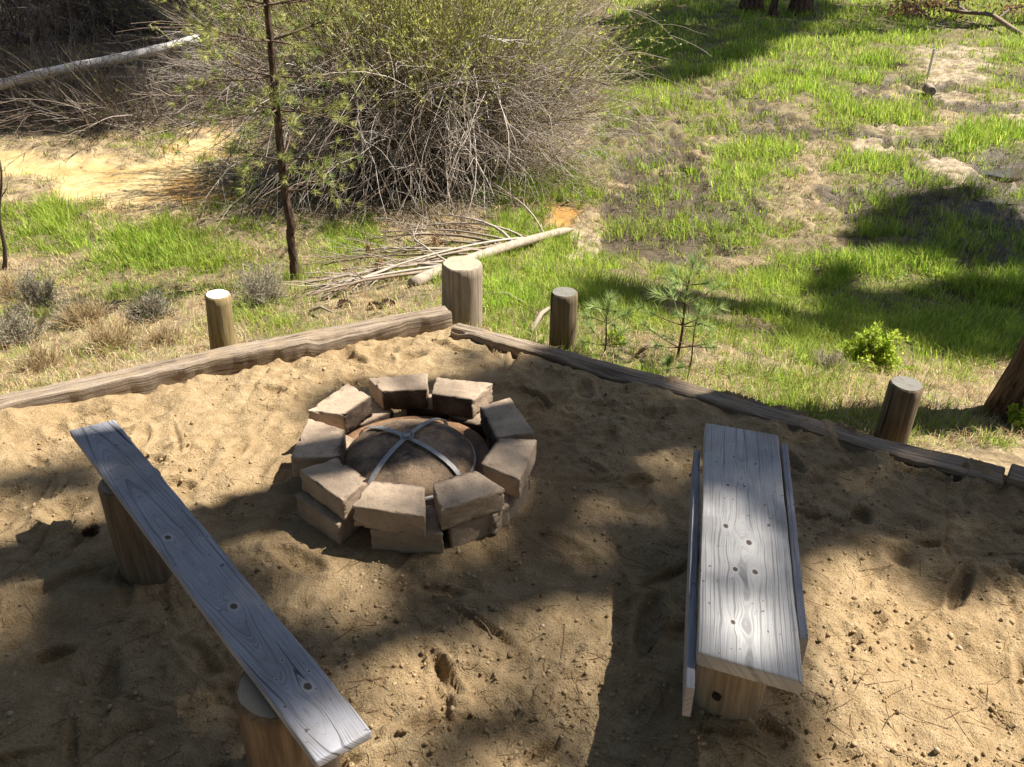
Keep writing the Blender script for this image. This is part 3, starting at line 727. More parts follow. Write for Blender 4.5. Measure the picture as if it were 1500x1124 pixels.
# ------------------------------------------------------------------ loose things on the sand
def on_sand(n):
    px = rng.uniform(-60, 1560, n); py = rng.uniform(445, 1170, n); p = on_z(px, py, 0.)
    ok = (dout(p[:, 0], p[:, 1]) < -.1) & (np.hypot(p[:, 0]-RC[0], p[:, 1]-RC[1]) > .5); p = p[ok]; p[:, 2] = sand_h(p[:, 0], p[:, 1]); return p
ico_v = nrm(np.array([(x, y, z) for x in (-1, 0, 1) for y in (-1, 0, 1) for z in (-1, 0, 1) if (x, y, z) != (0, 0, 0)], float))
def hull_faces():
    import bmesh
    bm = bmesh.new(); [bm.verts.new(v) for v in ico_v]; bmesh.ops.convex_hull(bm, input=bm.verts); bmesh.ops.triangulate(bm, faces=bm.faces[:]); bm.verts.index_update()
    f = np.array([[v.index for v in q.verts] for q in bm.faces]); bm.free(); return f
IF = hull_faces()
def lumps(p, r, mb, tints):
    n = len(p); m = len(ico_v); sc_ = rng.uniform(.6, 1.3, (n, 1, 3))*np.asarray(r)[:, None, None]
    V = p[:, None]+ico_v[None]*sc_*(1+rng.normal(0, .13, (n, m, 1)))
    mb.add(V.reshape(-1, 3), (IF[None]+np.arange(n)[:, None, None]*m).reshape(-1, 3), np.repeat(tints, m, 0))
p = on_sand(17000); p = p[fbm(p[:, 0]/.25, p[:, 1]/.25, 55, 3)+rng.normal(0, .25, len(p)) > -.02]; r = .0018+.0075*rng.random(len(p))**4
mb = MB(); base = np.array([(.38, .265, .14), (.30, .21, .11), (.42, .31, .18), (.25, .17, .09)])
lumps(p, r, mb, base[rng.integers(0, 4, len(p))])
tag(mb.obj('sand_crumbs', m_tint('sand_crumbs', .95, None, .3, 40), smooth=True), 'small crumbs and grit of sand scattered over the terrace', 'grit', None, 'stuff')
p = on_sand(210); r = .003+.007*rng.random(len(p))**4; p[:, 2] += r*.2
mb = MB(); lumps(p, r, mb, np.array([(.40, .31, .2), (.26, .19, .12), (.46, .38, .27)])[rng.integers(0, 3, len(p))])
tag(mb.obj('pebbles', m_tint('pebble_stone', .8, None, .4, 50)), 'small pale and brown pebbles lying loose on the sand', 'pebbles', None, 'stuff')
p = on_sand(900); n = len(p); a = rng.uniform(0, 6.28, n); L = rng.uniform(.05, .15, n); D = np.stack([np.cos(a), np.sin(a), rng.normal(0, .06, n)], -1)
mid = p+D*L[:, None]*.5+np.stack([-np.sin(a), np.cos(a), 0*a], -1)*rng.normal(0, .006, (n, 1)); end = p+D*L[:, None]
mid[:, 2] = np.maximum(mid[:, 2], sand_h(mid[:, 0], mid[:, 1])+.002); end[:, 2] = sand_h(end[:, 0], end[:, 1])+.002; p[:, 2] += .002
mb = MB(); V, f = tubes(np.stack([p, mid, end], 1), np.full((n, 3), .0011), 3, False); mb.add(V, f, np.repeat(np.array([(.36, .25, .12), (.22, .13, .07), (.42, .32, .17)])[rng.integers(0, 3, n)], 9, 0))
tag(mb.obj('needle_litter', M['twig']), 'dry fallen pine needles strewn over the sand', 'needles', None, 'stuff')
# a few counted twigs
for (x0, y0, x1, y1), lab in (((700, 905, 722, 935), 'thin straw-coloured twig crossed with needles in front of the fire ring'), ((1120, 800, 1075, 830), None), ((1165, 840, 1200, 835), None)):
    if lab is None: continue
    a_ = on_z(x0, y0, .01); b_ = on_z(x1, y1, .008); m_ = (a_+b_)/2+np.array([.004, 0, .004])
    mb = MB(); V, f = tubes(np.stack([a_, m_, b_]), np.array([.0022, .0025, .0018]), 6); mb.add(V, f, (.38, .28, .15)); o = mb.obj('twig', M['twig'], loc=a_); tag(o, lab, 'twig')
def pine_cone(c, r, label, lean):
    mb = MB(); ax = nrm(np.array([lean]))[0]; u = nrm(np.cross(ax, [0, 0, 1.1])[None])[0]; v = np.cross(ax, u); C = []; D = []
    for i in range(70):
        t = i/70; a = i*2.4; rr = r*math.sin(math.pi*(.12+.8*t))**.8; C.append(ax*(t-.5)*r*2.6+(u*math.cos(a)+v*math.sin(a))*rr*.45); D.append((u*math.cos(a)+v*math.sin(a))*.9+ax*.35)
    V, f = leaves(np.array(C)+c, np.array(D), r*.75, r*.6, np.repeat(ax[None], 70, 0)); mb.add(V, f, (.13, .075, .045))
    V, f = tubes(np.stack([c-ax*r*1.2, c, c+ax*r*1.1]), np.array([r*.2, r*.55, r*.15]), 8); mb.add(V, f, (.08, .045, .03))
    return tag(mb.obj('pine_cone', M['twig'], loc=c), label, 'pine cone')
c = on_z(131, 778, .022); pine_cone(c, .024, 'brown open pine cone on the sand beside the narrow bench\'s far stump', (.8, .4, .2))
for (x, y), lab in (((505, 452), 'brown pine cone in the grass left of the dead branches, behind the left timber'), ((549, 456), 'pine cone on the straw behind the left timber, close to the corner post'), ((568, 452), 'small pine cone beside the thick corner post\'s left side')):
    g = on_ground(x, y); pine_cone(g+np.array([0, 0, .03]), .04, lab, (.7, -.5, .1))

# ------------------------------------------------------------------ grasses
NB = 120000
def grass_pts(n, ylo=-110, yhi=660):
    n = int(n*1.4); px = rng.uniform(-420, 1920, n); py = rng.uniform(ylo, yhi, n); p = on_ground(px, py); dd = proj(p)[2]
    ok = (dout(p[:, 0], p[:, 1]) > .13) & (p[:, 1] < 60) & (p[:, 1] > 1)
    p, px, py, dd = p[ok], px[ok], py[ok], dd[ok]
    code = cover(px, py, 22, 14, p[:, :2]); return p, code, dd
def blades(root, h, wd, az, lean, mat_t):
    N = len(root); dirh = np.stack([np.cos(az), np.sin(az), 0*az], -1); sd = np.stack([-np.sin(az), np.cos(az), 0*az], -1)*(wd*.5)[:, None]
    m = root+dirh*(h*lean*.35)[:, None]+np.array([0, 0, 1.])*(h*.55)[:, None]
    zt = np.sqrt(np.clip(1-(lean*.9)**2, .02, 1)); t = root+dirh*(h*lean)[:, None]+np.array([0, 0, 1.])*(h*zt)[:, None]
    V = np.stack([root-sd, root+sd, m+sd*.8, m-sd*.8, t], 1).reshape(-1, 3); b = np.arange(N)[:, None]*5
    return V, [b+np.array([0, 1, 2, 3]), b+np.array([3, 2, 4])], np.repeat(mat_t, 5, 0)
gd = np.array([1.2, .95, .42, .16, .07, .26, .0, .0, .05, .05]); gh = np.array([.20, .12, .095, .085, .08, .12, .05, .05, .09, .06])
p, code, dd = grass_pts(80000)
tuft = .35+1.1*sstep(-.25, .4, fbm(p[:, 0]/.55, p[:, 1]/.55, 61, 3))
ok = rng.random(len(p)) < gd[code]*tuft; p, code, dd, tuft = p[ok], code[ok], dd[ok], tuft[ok]
K = 8; pr_ = np.repeat(p, K, 0); code = np.repeat(code, K); dr = np.repeat(dd, K); tr_ = np.repeat(tuft, K); n = len(pr_)
sp = .018*dr/5; off = rng.normal(0, 1, (n, 2))*sp[:, None]; pr_[:, :2] += off; pr_[:, 2] = ground(pr_[:, 0], pr_[:, 1])-.01
hgt = gh[code]*rng.uniform(.45, 1.25, n)*(.55+.5*tr_)*np.where(code == 0, .55+.45*sstep(6.5, 11, dr), 1.); wd = np.maximum(.0035, .00085*dr)*rng.uniform(.7, 1.3, n)
az = np.arctan2(off[:, 1], off[:, 0])+rng.normal(0, .9, n); lean = np.clip(rng.uniform(.15, .9, n), 0, .98)
ga = np.array([(.27, .40, .035), (.36, .45, .06), (.20, .34, .035), (.42, .45, .11)]); hue = rng.integers(0, 4, n); pat = sstep(-.4, .4, fbm(pr_[:, 0]/1.3, pr_[:, 1]/1.3, 71, 2))[:, None]
tn = ga[hue]*(.8+.5*rng.random((n, 1)))*np.repeat(rng.uniform(.5, 1.35, len(p)), K)[:, None]*np.where(code == 0, 1.2, 1.05)[:, None]; tn = tn*(1-pat*.25)+pat*.25*np.array([.40, .44, .08])
V, f, tv = blades(pr_, hgt, wd, az, lean, tn)
tag(obj('meadow_grass', V, f, M['grass'], attrs={'tint': tv}, smooth=True), 'bright green grass growing in tufts over the wet meadow', 'grass', None, 'stuff')
sd_ = np.array([.10, .25, .6, .9, .35, .30, .03, .04, .5, .25])
p, code, dd = grass_pts(42000)
ok = rng.random(len(p)) < sd_[code]*(.5+.8*sstep(-.3, .4, fbm(p[:, 0]/.3, p[:, 1]/.3, 63, 3))); p, code, dd = p[ok], code[ok], dd[ok]
K = 5; pr_ = np.repeat(p, K, 0); code = np.repeat(code, K); dr = np.repeat(dd, K); n = len(pr_); off = rng.normal(0, 1, (n, 2))*(.03*dr/5)[:, None]
pr_[:, :2] += off; pr_[:, 2] = ground(pr_[:, 0], pr_[:, 1])+.005*rng.random(n)
hgt = rng.uniform(.03, .12, n); wd = np.maximum(.003, .00062*dr)*rng.uniform(.7, 1.3, n); lean = np.clip(rng.uniform(.75, 1.25, n), 0, 1.1)
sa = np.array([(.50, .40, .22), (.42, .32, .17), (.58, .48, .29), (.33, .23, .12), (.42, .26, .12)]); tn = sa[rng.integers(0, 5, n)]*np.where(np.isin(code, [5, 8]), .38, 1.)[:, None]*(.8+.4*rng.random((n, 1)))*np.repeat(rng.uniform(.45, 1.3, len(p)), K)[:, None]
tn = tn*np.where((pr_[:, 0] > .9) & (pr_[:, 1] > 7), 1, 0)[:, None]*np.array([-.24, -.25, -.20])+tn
V, f, tv = blades(pr_, hgt, wd, rng.uniform(0, 6.28, n), lean, tn)
tag(obj('dry_straw', V, f, M['straw'], attrs={'tint': tv}), 'dry tan straw and dead grass lying over the soil', 'straw', None, 'stuff')

# puddles in the mud at the right
for (qx, qy, qz, qr) in PUD:
    a = np.arange(40)/40*6.283; rr = .85*qr*(1+.35*fbm(np.cos(a)*1.5+qx, np.sin(a)*1.5, 5, 3)); V = np.stack([qx+rr*np.cos(a)/.55, qy+rr*np.sin(a), 0*a+qz-.035], -1)
    V = np.concatenate([V, [[qx, qy, qz-.035]]]); i = np.arange(40)
    obj('water', V, np.stack([i, (i+1) % 40, 0*i+40], -1), M['water'], loc=V[-1])['kind'] = 'structure'

# ------------------------------------------------------------------ woody plants
GREYS = np.array([(.34, .29, .25), (.26, .21, .17), (.42, .38, .34), (.20, .15, .11)])
def stems_mesh(mb, Pt, r0, r1, tints, sides=4):
    N, n, _ = Pt.shape; t = np.linspace(0, 1, n)
    Rd = np.asarray(r0)[:, None]*(1-t)+np.asarray(r1)[:, None]*t
    V, f = tubes(Pt, Rd, sides, False); mb.add(V, f, np.repeat(tints, n*sides, 0))
def along(Pt, n, lo=.3, hi=1.):
    """random points on stems with tangent"""
    N, m, _ = Pt.shape; k = rng.integers(0, N, n); t = rng.uniform(lo, hi, n)*(m-1); i = np.minimum(t.astype(int), m-2); f = (t-i)[:, None]
    a = Pt[k, i]; b = Pt[k, i+1]; return a*(1-f)+b*f, nrm(b-a), k
def azdir(az, el): return np.stack([np.cos(az)*np.cos(el), np.sin(az)*np.cos(el), np.sin(el)], -1)

def willow(c, label, pops, cat='shrub', name='willow_shrub', leaf_t=((.30, .34, .06), (.22, .28, .05), (.36, .36, .10)), leaf_len=.045):
    root = thing(name, label, cat, c); mb = MB(); lf = MB(); nl = 0
    for q in pops:
        n = q['n']; az = q['az'](n); el = q['el'](n); rad = q.get('rad', .5)*np.sqrt(rng.random(n)); a2 = rng.uniform(0, 6.28, n)
        S = np.stack([c[0]+rad*np.cos(a2)*q.get('ex', 1), c[1]+rad*np.sin(a2), c[2]+rng.uniform(*q.get('z', (-.05, .05)), n)], -1)
        L = rng.uniform(*q['L'], n); Pt = grow(S, azdir(az, el), L, 9, q.get('g', .15), q.get('wob', .3), q.get('up', 0))
        gz = ground(Pt[..., 0], Pt[..., 1])+.02; Pt[..., 2] = np.maximum(Pt[..., 2], gz+rng.random(gz.shape)*.04)
        T = np.array(q['tint'])[rng.integers(0, len(q['tint']), n)]*(.75+.5*rng.random((n, 1)))
        r = rng.uniform(*q['r'], n); stems_mesh(mb, Pt, r, r*.3, T)
        nt_ = int(n*q.get('tw', 6))
        if nt_:
            b, tg, k = along(Pt, nt_, q.get('tlo', .3)); D = nrm(tg+rand_dir(nt_)*q.get('tsp', .7)+np.array([0, 0, q.get('tup', .25)]))
            TP = grow(b, D, rng.uniform(*q.get('tL', (.25, .7)), nt_), 5, q.get('tg', .1), .4)
            stems_mesh(mb, TP, r[k]*.42+.0008, r[k]*.15+.0008, T[k]*rng.uniform(.7, 1.15, (nt_, 1)), 3)
            m = int(nt_*q.get('lv', 0))
            if m:
                b, tg, k = along(TP, m, .15); D = nrm(tg+rand_dir(m)*.8); ll = rng.uniform(.6, 1.3, m)*leaf_len
                V, f = leaves(b, D, ll, ll*.36); lf.add(V, f, np.repeat(np.array(leaf_t)[rng.integers(0, len(leaf_t), m)]*(.7+.6*rng.random((m, 1))), 4, 0)); nl += m
    mb.obj('stems', M['stem'], root)
    if nl: lf.obj('foliage', M['leaf'], root)
    return root
uni = lambda a, b: (lambda n: rng.uniform(a, b, n))
GR = [tuple(x) for x in GREYS]; OL = [(.36, .32, .17), (.28, .24, .13), (.40, .36, .20), (.24, .19, .12)]; DK = [(.15, .115, .085), (.10, .075, .055), (.22, .18, .15)]
c = on_ground(610, 252)
BR_ = [(.46, .39, .33), (.36, .29, .235), (.54, .48, .42), (.28, .21, .165)]
YL = ((.50, .54, .12), (.42, .48, .10), (.56, .56, .18))
willow(c, 'large willow thicket with pale drooping dead stems and yellow-green tips, behind the dead branches', [
    dict(n=420, az=uni(0, 6.28), el=uni(.8, 1.5), rad=1.0, ex=1.35, z=(.2, .9), L=(1.6, 3.2), r=(.004, .009), tint=OL, tw=7, lv=13, tlo=.25, g=.06, up=.02),
    dict(n=900, az=uni(0, 6.28), el=uni(.1, 1.0), rad=.8, ex=1.5, z=(.2, 1.1), L=(1.5, 2.8), r=(.003, .009), tint=BR_, tw=4, g=.62, wob=.5, tL=(.2, .7), tg=.6),
    dict(n=260, az=uni(3.5, 6.1), el=uni(.0, .8), rad=.6, ex=2.2, z=(.5, 1.3), L=(1.3, 2.3), r=(.003, .008), tint=BR_+GR, tw=4, g=.9, wob=.5, tL=(.2, .6), tg=.8),
    dict(n=210, az=uni(-.35, .8), el=uni(.05, .75), rad=.8, z=(.1, .6), L=(1.5, 2.6), r=(.003, .009), tint=BR_+OL[:2], tw=8, lv=1.0, g=.16, tlo=.3),
    dict(n=90, az=uni(2.3, 3.9), el=uni(.3, 1.0), rad=.6, L=(1.5, 2.5), r=(.003, .008), tint=GR, tw=5, g=.25),
    dict(n=40, az=uni(3.6, 5.8), el=uni(.5, 1.3), rad=.5, ex=2, z=(.3, .9), L=(1.2, 1.9), r=(.010, .017), tint=[(.55, .51, .47), (.46, .42, .37)], tw=4, g=.9, wob=.5)], leaf_t=YL)
c = on_ground(750, 138)
willow(c, 'leafy green willow bush to the right of the large thicket, beside shaded grass', [
    dict(n=260, az=uni(0, 6.28), el=uni(.5, 1.5), rad=.9, L=(1.3, 2.4), r=(.004, .009), tint=OL+GR[:1], tw=8, lv=6.5, g=.12),
    dict(n=160, az=uni(-.7, .8), el=uni(.15, .7), rad=.8, L=(1.0, 1.7), r=(.003, .008), tint=GR[:2]+OL, tw=8, lv=3, g=.25)], leaf_len=.055, leaf_t=YL)
c = on_ground(455, 150)
willow(c, 'bare grey-twigged willow reaching left over the yellow mud, behind the young pine', [
    dict(n=150, az=uni(2.5, 4.2), el=uni(.1, .8), rad=.6, L=(1.8, 3.2), r=(.004, .010), tint=GR+[(.46, .42, .37)], tw=6, lv=.25, g=.22, tsp=.5),
    dict(n=110, az=uni(0, 6.28), el=uni(.8, 1.45), rad=.7, L=(1.6, 2.6), r=(.004, .010), tint=OL+GR, tw=6, lv=2.5, g=.1)], leaf_t=YL)
for x, y, lab, lv, seed_t in ((330, 60, 'dark leafless thicket behind the grey fallen trunk\'s broken end', 2.5, DK+OL), (200, 40, 'dark tangle of bare saplings behind the middle of the grey fallen trunk', .35, DK+GR[:1]),
                              (70, 60, 'dark brown brush behind the grey fallen trunk at the left edge', .3, DK), (30, 158, 'low dark brush in front of the grey fallen trunk near the left edge', .2, DK),
                              (185, 172, 'low shaded twiggy brush below the grey fallen trunk', .5, DK+GR[:1]), (-230, 60, 'dark brush beyond the left frame edge behind the grey fallen trunk', .6, DK), (-400, 120, 'brown brush well beyond the left frame edge', .8, DK+GR[:1]), (500, 20, 'olive thicket at the back behind the young pine', 2.2, OL), (660, 10, 'tall olive thicket at the back behind the large willow', 3., OL)):
    c = on_ground(x, y); low = y > 150
    willow(c, lab, [dict(n=170 if not low else 100, az=uni(0, 6.28), el=uni(.5, 1.5) if not low else uni(.1, 1.1), rad=1.7 if not low else 1.1, L=(1.6, 3.4) if not low else (.6, 1.3), r=(.006, .018) if not low else (.004, .009), tint=seed_t, tw=8, lv=lv, g=.12, tL=(.3, .9)),
                    dict(n=90, az=uni(0, 6.28), el=uni(.05, .8), rad=1.4, z=(0, .3), L=(.8, 1.8), r=(.004, .010), tint=DK+GR[:2], tw=6, g=.5)], name='thicket_shrub', leaf_t=((.16, .22, .05), (.24, .28, .07)), leaf_len=.06)

# thin dead stem at the left frame edge
b_ = on_ground(6, 398); t_ = at_y(-2, 235, b_[1]); mb = MB(); tt = np.linspace(0, 1, 10)[:, None]; Q = b_+(t_-b_)*tt; Q[:, 0] += .02*np.sin(tt[:, 0]*9); V, f = tubes(Q, np.linspace(.022, .008, 10), 7); mb.add(V, f, (.12, .085, .065)); V, f = tubes(np.stack([Q[6], Q[6]+np.array([.06, .05, .08]), Q[6]+np.array([.09, .1, .2])]), np.array([.006, .005, .003]), 5); mb.add(V, f, (.14, .10, .08)); tag(mb.obj('dead_sapling', M['twig'], loc=b_), 'thin dark leafless stem standing at the left edge of the frame', 'sapling')
# grey fallen trunk, top left
A = at_y(-140, 165, 12.4); B = at_y(292, 50, 14.6)
fl = thing('fallen_log', 'long bleached grey fallen trunk slanting up across the dark brush at top left', 'log', (A[0], A[1], A[2]-.1))
t = np.linspace(0, 1, 26)[:, None]; Pt = A+(B-A)*t; Pt[:, 2] += .05*np.sin(t[:, 0]*5)-.02; Pt[:, 0] += .02*np.sin(t[:, 0]*11)
mb = MB(); V, f = tubes(Pt, np.linspace(.078, .07, 26)*(1+.06*np.sin(np.arange(26)*1.9)), 14); mb.add(V, f, (.62, .58, .55)); mb.obj('trunk', M['twig'], fl)
for s in (.2, .33, .46, .58, .7):
    b = A+(B-A)*s; mb = MB(); Pq = grow(b[None]-np.array([[0, 0, .05]]), np.array([[rng.normal(0, .4), -.3, -1.]]), rng.uniform(.4, .8, 1), 6, 0, .5); mb_ = stems_mesh(mb, Pq, [.022], [.006], np.array([(.38, .34, .30)]), 6); mb.obj('branch_stub', M['twig'], fl)

# dead pine top with branches, behind the corner post
A = at_y(840, 340, 7.7); g = on_ground(840, 342); A = g+np.array([0, 0, .05]); Bq = on_ground(606, 424); B = Bq+np.array([0, 0, .05]); mid = on_ground(705, 383)+np.array([0, 0, .10])
fd = thing('dead_pine', 'fallen dead pine with pale broken trunk and curved bare branches, behind the corner post', 'log', g)
t = np.linspace(0, 1, 24)[:, None]; Pt = A*(1-t)**2+2*mid*t*(1-t)+B*t**2
rr = np.linspace(.040, .046, 24); rr[0] = .008; rr[1] = .03; rr[2] = .042
mb = MB(); V, f = tubes(Pt, rr, 14); mb.add(V, f, (.40, .33, .26)); mb.obj('trunk', M['twig'], fd)
def pt_on(s): return (A*(1-s)**2+2*mid*s*(1-s)+B*s**2)
BRN = [(.18, (730, 318), .25), (.24, (640, 330), .45), (.30, (590, 345), .42), (.36, (560, 350), .40), (.42, (520, 362), .38), (.47, (500, 380), .40), (.52, (480, 392), .34), (.57, (470, 400), .30), (.60, (455, 415), .28), (.64, (450, 428), .24), (.68, (500, 405), .26), (.72, (448, 436), .18), (.77, (520, 420), .2), (.82, (460, 445), .14), (.38, (625, 322), .55), (.55, (545, 400), .15), (.45, (600, 375), .3)]+[(float(rng.uniform(.22, .8)), (float(rng.uniform(445, 640)), 0., 0.), float(rng.uniform(.15, .4))) for _ in range(5)]
BRN = [(a_, (b_[0], 455-(b_[0]-445)*.55+float(rng.normal(0, 12))) if len(b_) == 3 else b_, c_) for a_, b_, c_ in BRN]
for k, (s, e, hh) in enumerate(BRN):
    b = pt_on(s); E = on_ground(*e)+np.array([0, 0, .06 if k else .35]); tt = np.linspace(0, 1, 10)[:, None]
    Cq = (b*.55+E*.45)+np.array([rng.normal(0, .22), rng.normal(0, .2), hh*rng.uniform(.1, .8)]); Q = b*(1-tt)**2+2*Cq*tt*(1-tt)+E*tt**2; Q[:, :2] += .012*np.cumsum(rng.normal(0, 1, (10, 2)), 0)*.6
    mb = MB(); V, f = tubes(Q, np.linspace(rng.uniform(.010, .017), .005, 10), 6); tn = GREYS[k % 3]*1.05+np.array([.04, .02, 0]); mb.add(V, f, tn)
    Tn = grow(Q[rng.integers(4, 9, 9)], nrm((E-b)[None]+rng.normal(0, .45, (9, 3))), rng.uniform(.2, .6, 9), 5, .3, .5); stems_mesh(mb, Tn, np.full(9, .005), np.full(9, .002), np.repeat(tn[None]*.9, 9, 0), 4)
    mb.obj('branch', M['twig'], fd)
for x, y in ((541, 378), (559, 405), (638, 367)):
    g2 = on_ground(x, y+12); top = g2+np.array([0, 0, .20]); n = 60; C = top+rng.normal(0, .012, (n, 3)); V, f = needles(C, np.array([0, 0, -1.])+rng.normal(0, .4, (n, 3)), rng.uniform(.09, .17, n), .005)
    mb = MB(); mb.add(V, f, np.repeat(np.array([(.40, .24, .11), (.30, .18, .09)])[rng.integers(0, 2, n)], 3, 0)); mb.obj('dead_needle_tuft', M['straw'], fd)
# loose sticks
for (a_, b_, r_, lab) in (((718, 438), (768, 454), .016, 'grey stick lying in the grass between the corner post and the thin brown post'), ((778, 492), (806, 460), .018, 'short pale stick leaning behind the right timber beside the thin brown post'), ((930, 526), (968, 522), .012, 'reddish wood splinter behind the right timber beside the pine saplings'), ((455, 462), (488, 468), .010, 'thin brown stick on the straw behind the left timber')):
    a_ = on_ground(*a_)+np.array([0, 0, .03]); b_ = on_ground(*b_)+np.array([0, 0, .05]); m_ = (a_+b_)/2+np.array([0, .01, .03]); mb = MB(); V, f = tubes(np.stack([a_, m_, b_]), np.array([r_, r_*.9, r_*.6]), 7); mb.add(V, f, (.35, .24, .17) if 'red' in lab else (.33, .28, .22)); tag(mb.obj('stick', M['twig'], loc=a_), lab, 'stick')

# ------------------------------------------------------------------ pines
def tufts(mb, C, D, nn, L, W, tints, spread=.8):
    """needle brushes: C (N,3) shoot points, D direction"""
    N = len(C); Cn = np.repeat(C, nn, 0); Dn = nrm(np.repeat(D, nn, 0)+rand_dir(N*nn)*spread); T = np.array(tints)[rng.integers(0, len(tints), N)]
    V, f = needles(Cn-Dn*.005, Dn, rng.uniform(.6, 1.15, N*nn)*L, W); mb.add(V, f, np.repeat(np.repeat(T, nn, 0)*(.75+.5*rng.random((N*nn, 1))), 3, 0))
NT_ = [(.36, .41, .11), (.46, .48, .15), (.26, .33, .10), (.50, .50, .19)]
g = on_ground(432, 412)
yp = thing('young_pine', 'slender young pine with thin dark trunk and airy pale green needles', 'tree', g)
tk = [(432, 415), (430, 380), (425, 345), (427, 330), (418, 290), (412, 230), (404, 150), (397, 70), (389, -10), (382, -110), (377, -220), (374, -300)]
Tp = np.array([at_y(x, y, g[1]+.0) for x, y in tk]); Tp[0] = g-np.array([0, 0, .05])
mb = MB(); tt = np.linspace(0, 1, 60); sg = np.linspace(0, 1, len(Tp)); TT = np.stack([np.interp(tt, sg, Tp[:, i]) for i in range(3)], -1)
V, f = tubes(TT, np.interp(tt, [0, .15, .25, 1], [.042, .034, .038, .013])*(1+.07*np.sin(np.arange(60)*2.1)), 12); mb.add(V, f, (.1, .07, .05)); mb.obj('trunk', M['bark2'], yp)
bm_ = MB(); fm = MB(); dirs = []
zt = Tp[-1, 2]; z0 = g[2]
whorl = [(.80, .5), (1.05, .5), (1.45, .7), (1.7, .75), (1.95, .75), (2.2, .7), (2.5, .7), (2.8, .6), (3.1, .45)]
for zh, Lb in whorl:
    nb = rng.integers(5, 8); a0 = rng.uniform(0, 6.28)
    for k in range(nb):
        a = a0+k*6.28/nb+rng.normal(0, .2)
        if zh < .9 and not (-1.2 < math.atan2(math.sin(a), math.cos(a)) < .9): continue
        base = np.array([np.interp(z0+zh, TT[:, 2], TT[:, i]) for i in range(3)])
        Q = grow(base[None], azdir(np.array([a]), np.array([rng.uniform(-.1, .25)])), np.array([Lb*rng.uniform(.5, 1.0)]), 7, -.25, .35)
        stems_mesh(bm_, Q, [.009], [.003], np.array([(.17, .12, .09)]), 4)
        b, tg, _ = along(Q, 9, .35); Q2 = grow(b, nrm(tg+rand_dir(9)*.7), rng.uniform(.12, .3, 9), 4, -.3, .3)
        stems_mesh(bm_, Q2, np.full(9, .004), np.full(9, .002), np.repeat(np.array([(.18, .13, .09)]), 9, 0), 3)
        dirs.append(Q2[:, -1]); e1 = nrm(Q2[:, -1]-Q2[:, -2]); sel = rng.random(9) < .95; tufts(fm, Q2[sel, -1], e1[sel], 34, .085, .0036, NT_, .8); tufts(fm, Q2[sel, -2], e1[sel], 18, .08, .0036, NT_, .9); tufts(fm, Q[:, -1], nrm(Q[:, -1]-Q[:, -2]), 40, .09, .0042, NT_, .8)
bm_.obj('branches', M['twig'], yp); fm.obj('needles', M['needle'], yp)

def sapling(base_px, top_px, whs, label, nlen=.085, r=.008):
    b = on_ground(*base_px); tp = at_y(top_px[0], top_px[1], b[1]); root = thing('pine_sapling', label, 'sapling', b, 'pine saplings behind the right timber'); H = tp-b
    tt = np.linspace(0, 1, 14)[:, None]; ST = b+H*tt; ST[:, 0] += .006*np.sin(tt[:, 0]*7); mb = MB(); V, f = tubes(ST, np.linspace(r, r*.4, 14), 7); mb.add(V, f, (.13, .085, .055)); mb.obj('stem', M['twig'], root)
    fm = MB(); TS = [(.38, .50, .18), (.50, .60, .24), (.27, .38, .13)]; nlen *= 1.12; hl = np.linalg.norm(H)
    tufts(fm, ST[-6:], np.repeat(H[None]/hl, 6, 0), 46, nlen, .0030, TS, .75); tufts(fm, ST[-1:], H[None]/hl, 40, nlen, .0030, TS, .5)
    for fr, L, nb in whs:
        a0 = rng.uniform(0, 6.28)
        for k in range(nb):
            a = a0+k*6.28/nb+rng.normal(0, .2); p0 = b+H*fr; Q = grow(p0[None], azdir(np.array([a]), np.array([.35])), np.array([L*rng.uniform(.8, 1.1)]), 7, -.9, .2)
            mb = MB(); stems_mesh(mb, Q, [r*.5], [r*.25], np.array([(.15, .10, .065)]), 5); mb.obj('branch', M['twig'], root)
            tufts(fm, Q[0, -3:], nrm(Q[0, -3:]-Q[0, -4:-1]), 36, nlen*.95, .0030, TS, .75)
    fm.obj('needles', M['needle'], root)
sapling((991, 528), (1014, 388), [(.14, .24, 4), (.38, .24, 4), (.60, .20, 4), (.80, .14, 4)], 'tallest pine sapling with bluish needle brushes behind the right timber', .085, .009)
sapling((1006, 556), (1026, 446), [(.45, .17, 3), (.75, .12, 3)], 'thin bare-stemmed pine sapling just right of the tallest sapling', .05, .005)
sapling((884, 522), (893, 440), [(.2, .16, 4), (.6, .13, 4), (.82, .08, 3)], 'small pine sapling between the brown post and the tallest sapling', .075, .006)
sapling((981, 552), (981, 530), [(.5, .05, 3)], 'tiny pine seedling at the foot of the tallest sapling', .06, .003)

